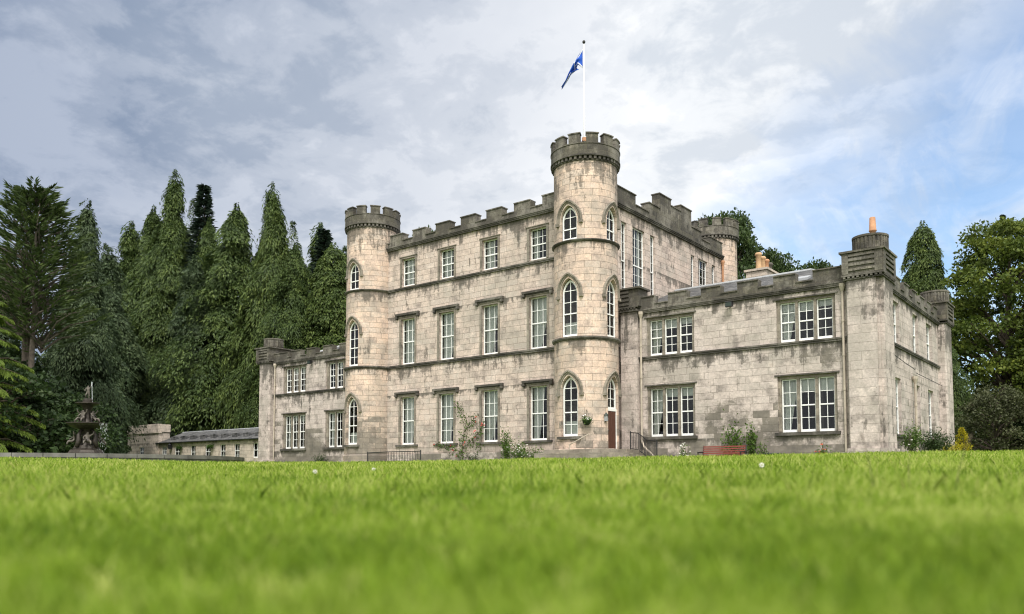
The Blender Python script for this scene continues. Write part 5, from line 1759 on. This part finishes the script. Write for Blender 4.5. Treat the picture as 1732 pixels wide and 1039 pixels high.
ft = empty('fountain', (FX, FY, -0.3), 'dark bronze two tiered fountain with cherub figures and falling water', 'fountain')
mb = MB()
mb.lathe((FX, FY), [(1.25, -0.4), (1.25, 0.28), (1.1, 0.34), (1.0, 0.5), (0.8, 0.62), (0.72, 0.8)], 8)
mb.build('base', M['bronze'], ft)
mb = MB()
mb.lathe((FX, FY), [(0.5, 0.75), (0.34, 1.0), (0.26, 1.4), (0.36, 1.75), (0.5, 1.9)], 16)
for k in range(4):
    a = k * PI / 2 + 0.4
    c, s = math.cos(a), math.sin(a)
    mb.tube([(FX + 0.8 * c, FY + 0.8 * s, 0.7), (FX + 0.62 * c, FY + 0.62 * s, 1.1), (FX + 0.66 * c, FY + 0.66 * s, 1.45), (FX + 0.4 * c, FY + 0.4 * s, 1.85)], [0.12, 0.17, 0.12, 0.08], 8)
mb.build('pedestal', M['bronze'], ft, smooth=True)
mb = MB()
mb.lathe((FX, FY), [(0.4, 1.82), (0.75, 1.9), (1.05, 2.06), (1.14, 2.16), (1.2, 2.18), (1.2, 2.24), (1.1, 2.24), (0.9, 2.12), (0.2, 2.1)], 40)
mb.build('large_bowl', M['bronze'], ft, smooth=False)
mb = MB()
mb.lathe((FX, FY), [(0.45, 2.12), (0.3, 2.3), (0.2, 2.7), (0.2, 3.0), (0.32, 3.25), (0.42, 3.35)], 16)
mb.build('stem', M['bronze'], ft, smooth=True)
mb = MB()
mb.lathe((FX, FY), [(0.25, 3.28), (0.5, 3.36), (0.66, 3.44), (0.71, 3.46), (0.71, 3.52), (0.6, 3.5), (0.1, 3.48)], 32)
mb.lathe((FX, FY), [(0.3, 3.48), (0.3, 3.72), (0.2, 3.78), (0.01, 3.8)], 12)
mb.build('small_bowl', M['bronze'], ft)


def figure_mesh(name, joints, edges, mat):
    """a cast figure grown as one skin over its skeleton"""
    me = bpy.data.meshes.new(name)
    me.from_pydata([j[0] for j in joints], edges, [])
    o = bpy.data.objects.new(name, me)
    COL.objects.link(o)
    sk = o.modifiers.new('skin', 'SKIN')
    for v, j in zip(me.skin_vertices[0].data, joints):
        v.radius = (j[1], j[1])
    me.skin_vertices[0].data[0].use_root = True
    ss = o.modifiers.new('sub', 'SUBSURF'); ss.levels = 1; ss.render_levels = 1
    dg = bpy.context.evaluated_depsgraph_get()
    out = bpy.data.meshes.new_from_object(o.evaluated_get(dg))
    bpy.data.objects.remove(o)
    out.materials.clear(); out.materials.append(mat)
    for p in out.polygons:
        p.use_smooth = True
    return out


EDG = [(0, 1), (1, 2), (2, 3), (3, 4), (2, 5), (5, 6), (6, 7), (2, 8), (8, 9), (9, 10), (0, 11), (11, 12), (12, 13), (0, 14), (14, 15), (15, 16)]
stand = [((0, 0, 0.46), .085), ((0, 0, 0.60), .08), ((0, 0, 0.74), .075), ((0, 0, 0.80), .04), ((0, -0.01, 0.90), .085),
         ((0.11, 0, 0.73), .042), ((0.17, -0.03, 0.88), .034), ((0.2, -0.04, 1.04), .028), ((-0.11, 0, 0.72), .042), ((-0.2, -0.03, 0.60), .034), ((-0.14, -0.14, 0.52), .028),
         ((0.06, 0, 0.40), .07), ((0.07, -0.03, 0.22), .05), ((0.07, 0, 0.02), .035), ((-0.06, 0, 0.40), .07), ((-0.12, -0.08, 0.24), .05), ((-0.14, 0.02, 0.05), .035)]
sit = [((0, 0.08, 0.18), .10), ((0, 0.06, 0.32), .09), ((0, 0.05, 0.46), .085), ((0, 0.03, 0.52), .045), ((0, -0.01, 0.63), .09),
       ((0.12, 0.04, 0.45), .045), ((0.24, -0.02, 0.52), .036), ((0.28, -0.04, 0.68), .03), ((-0.12, 0.04, 0.45), .045), ((-0.2, -0.06, 0.34), .036), ((-0.16, -0.2, 0.26), .03),
       ((0.08, -0.04, 0.16), .075), ((0.12, -0.26, 0.16), .055), ((0.13, -0.3, -0.02), .038), ((-0.08, -0.04, 0.16), .075), ((-0.16, -0.22, 0.2), .055), ((-0.2, -0.3, 0.03), .038)]
fs = figure_mesh('figure', stand, EDG, M['pale_bronze'])
fi = figure_mesh('figure', sit, EDG, M['pale_bronze'])


def figure(me, x, y, z, rot, s):
    o = link('figure', me)
    o.parent = ft
    o.location = (x - FX, y - FY, z + 0.3)
    o.rotation_euler = (0, 0, rot)
    o.scale = (s, s, s)


figure(fs, FX, FY, 3.76, 0.9, 0.95)
for k in range(4):
    a = k * PI / 2 + 0.5
    figure(fi, FX + 0.42 * math.cos(a), FY + 0.42 * math.sin(a), 2.3, a + PI / 2, 1.15)
    a = k * PI / 2 - 0.35
    figure(fi, FX + 0.72 * math.cos(a), FY + 0.72 * math.sin(a), 0.85, a + PI / 2, 1.25)
wt = []
rg2 = np.random.default_rng(5)
mb = MB()
# jet at the top and the veil spilling from the right of the large bowl
mb.tube([(FX + 0.18, FY + 0.12, 4.6), (FX + 0.19, FY + 0.13, 4.85), (FX + 0.2, FY + 0.14, 4.5), (FX + 0.24, FY + 0.17, 3.5)], [0.02, 0.03, 0.018, 0.015], 5)
for k in range(70):
    u = rg2.random()
    a = 0.42 + rg2.normal(0, 0.16)
    rr = 1.2 + 0.10 * math.sqrt(u) + rg2.normal(0, 0.03)
    z = 2.2 - 1.9 * u * u
    x, y = FX + rr * math.cos(a), FY + rr * math.sin(a)
    mb.tube([(x, y, z), (x, y, z - rg2.uniform(0.04, 0.14))], 0.007, 4)
mb.build('water_spray', M['water'], ft)
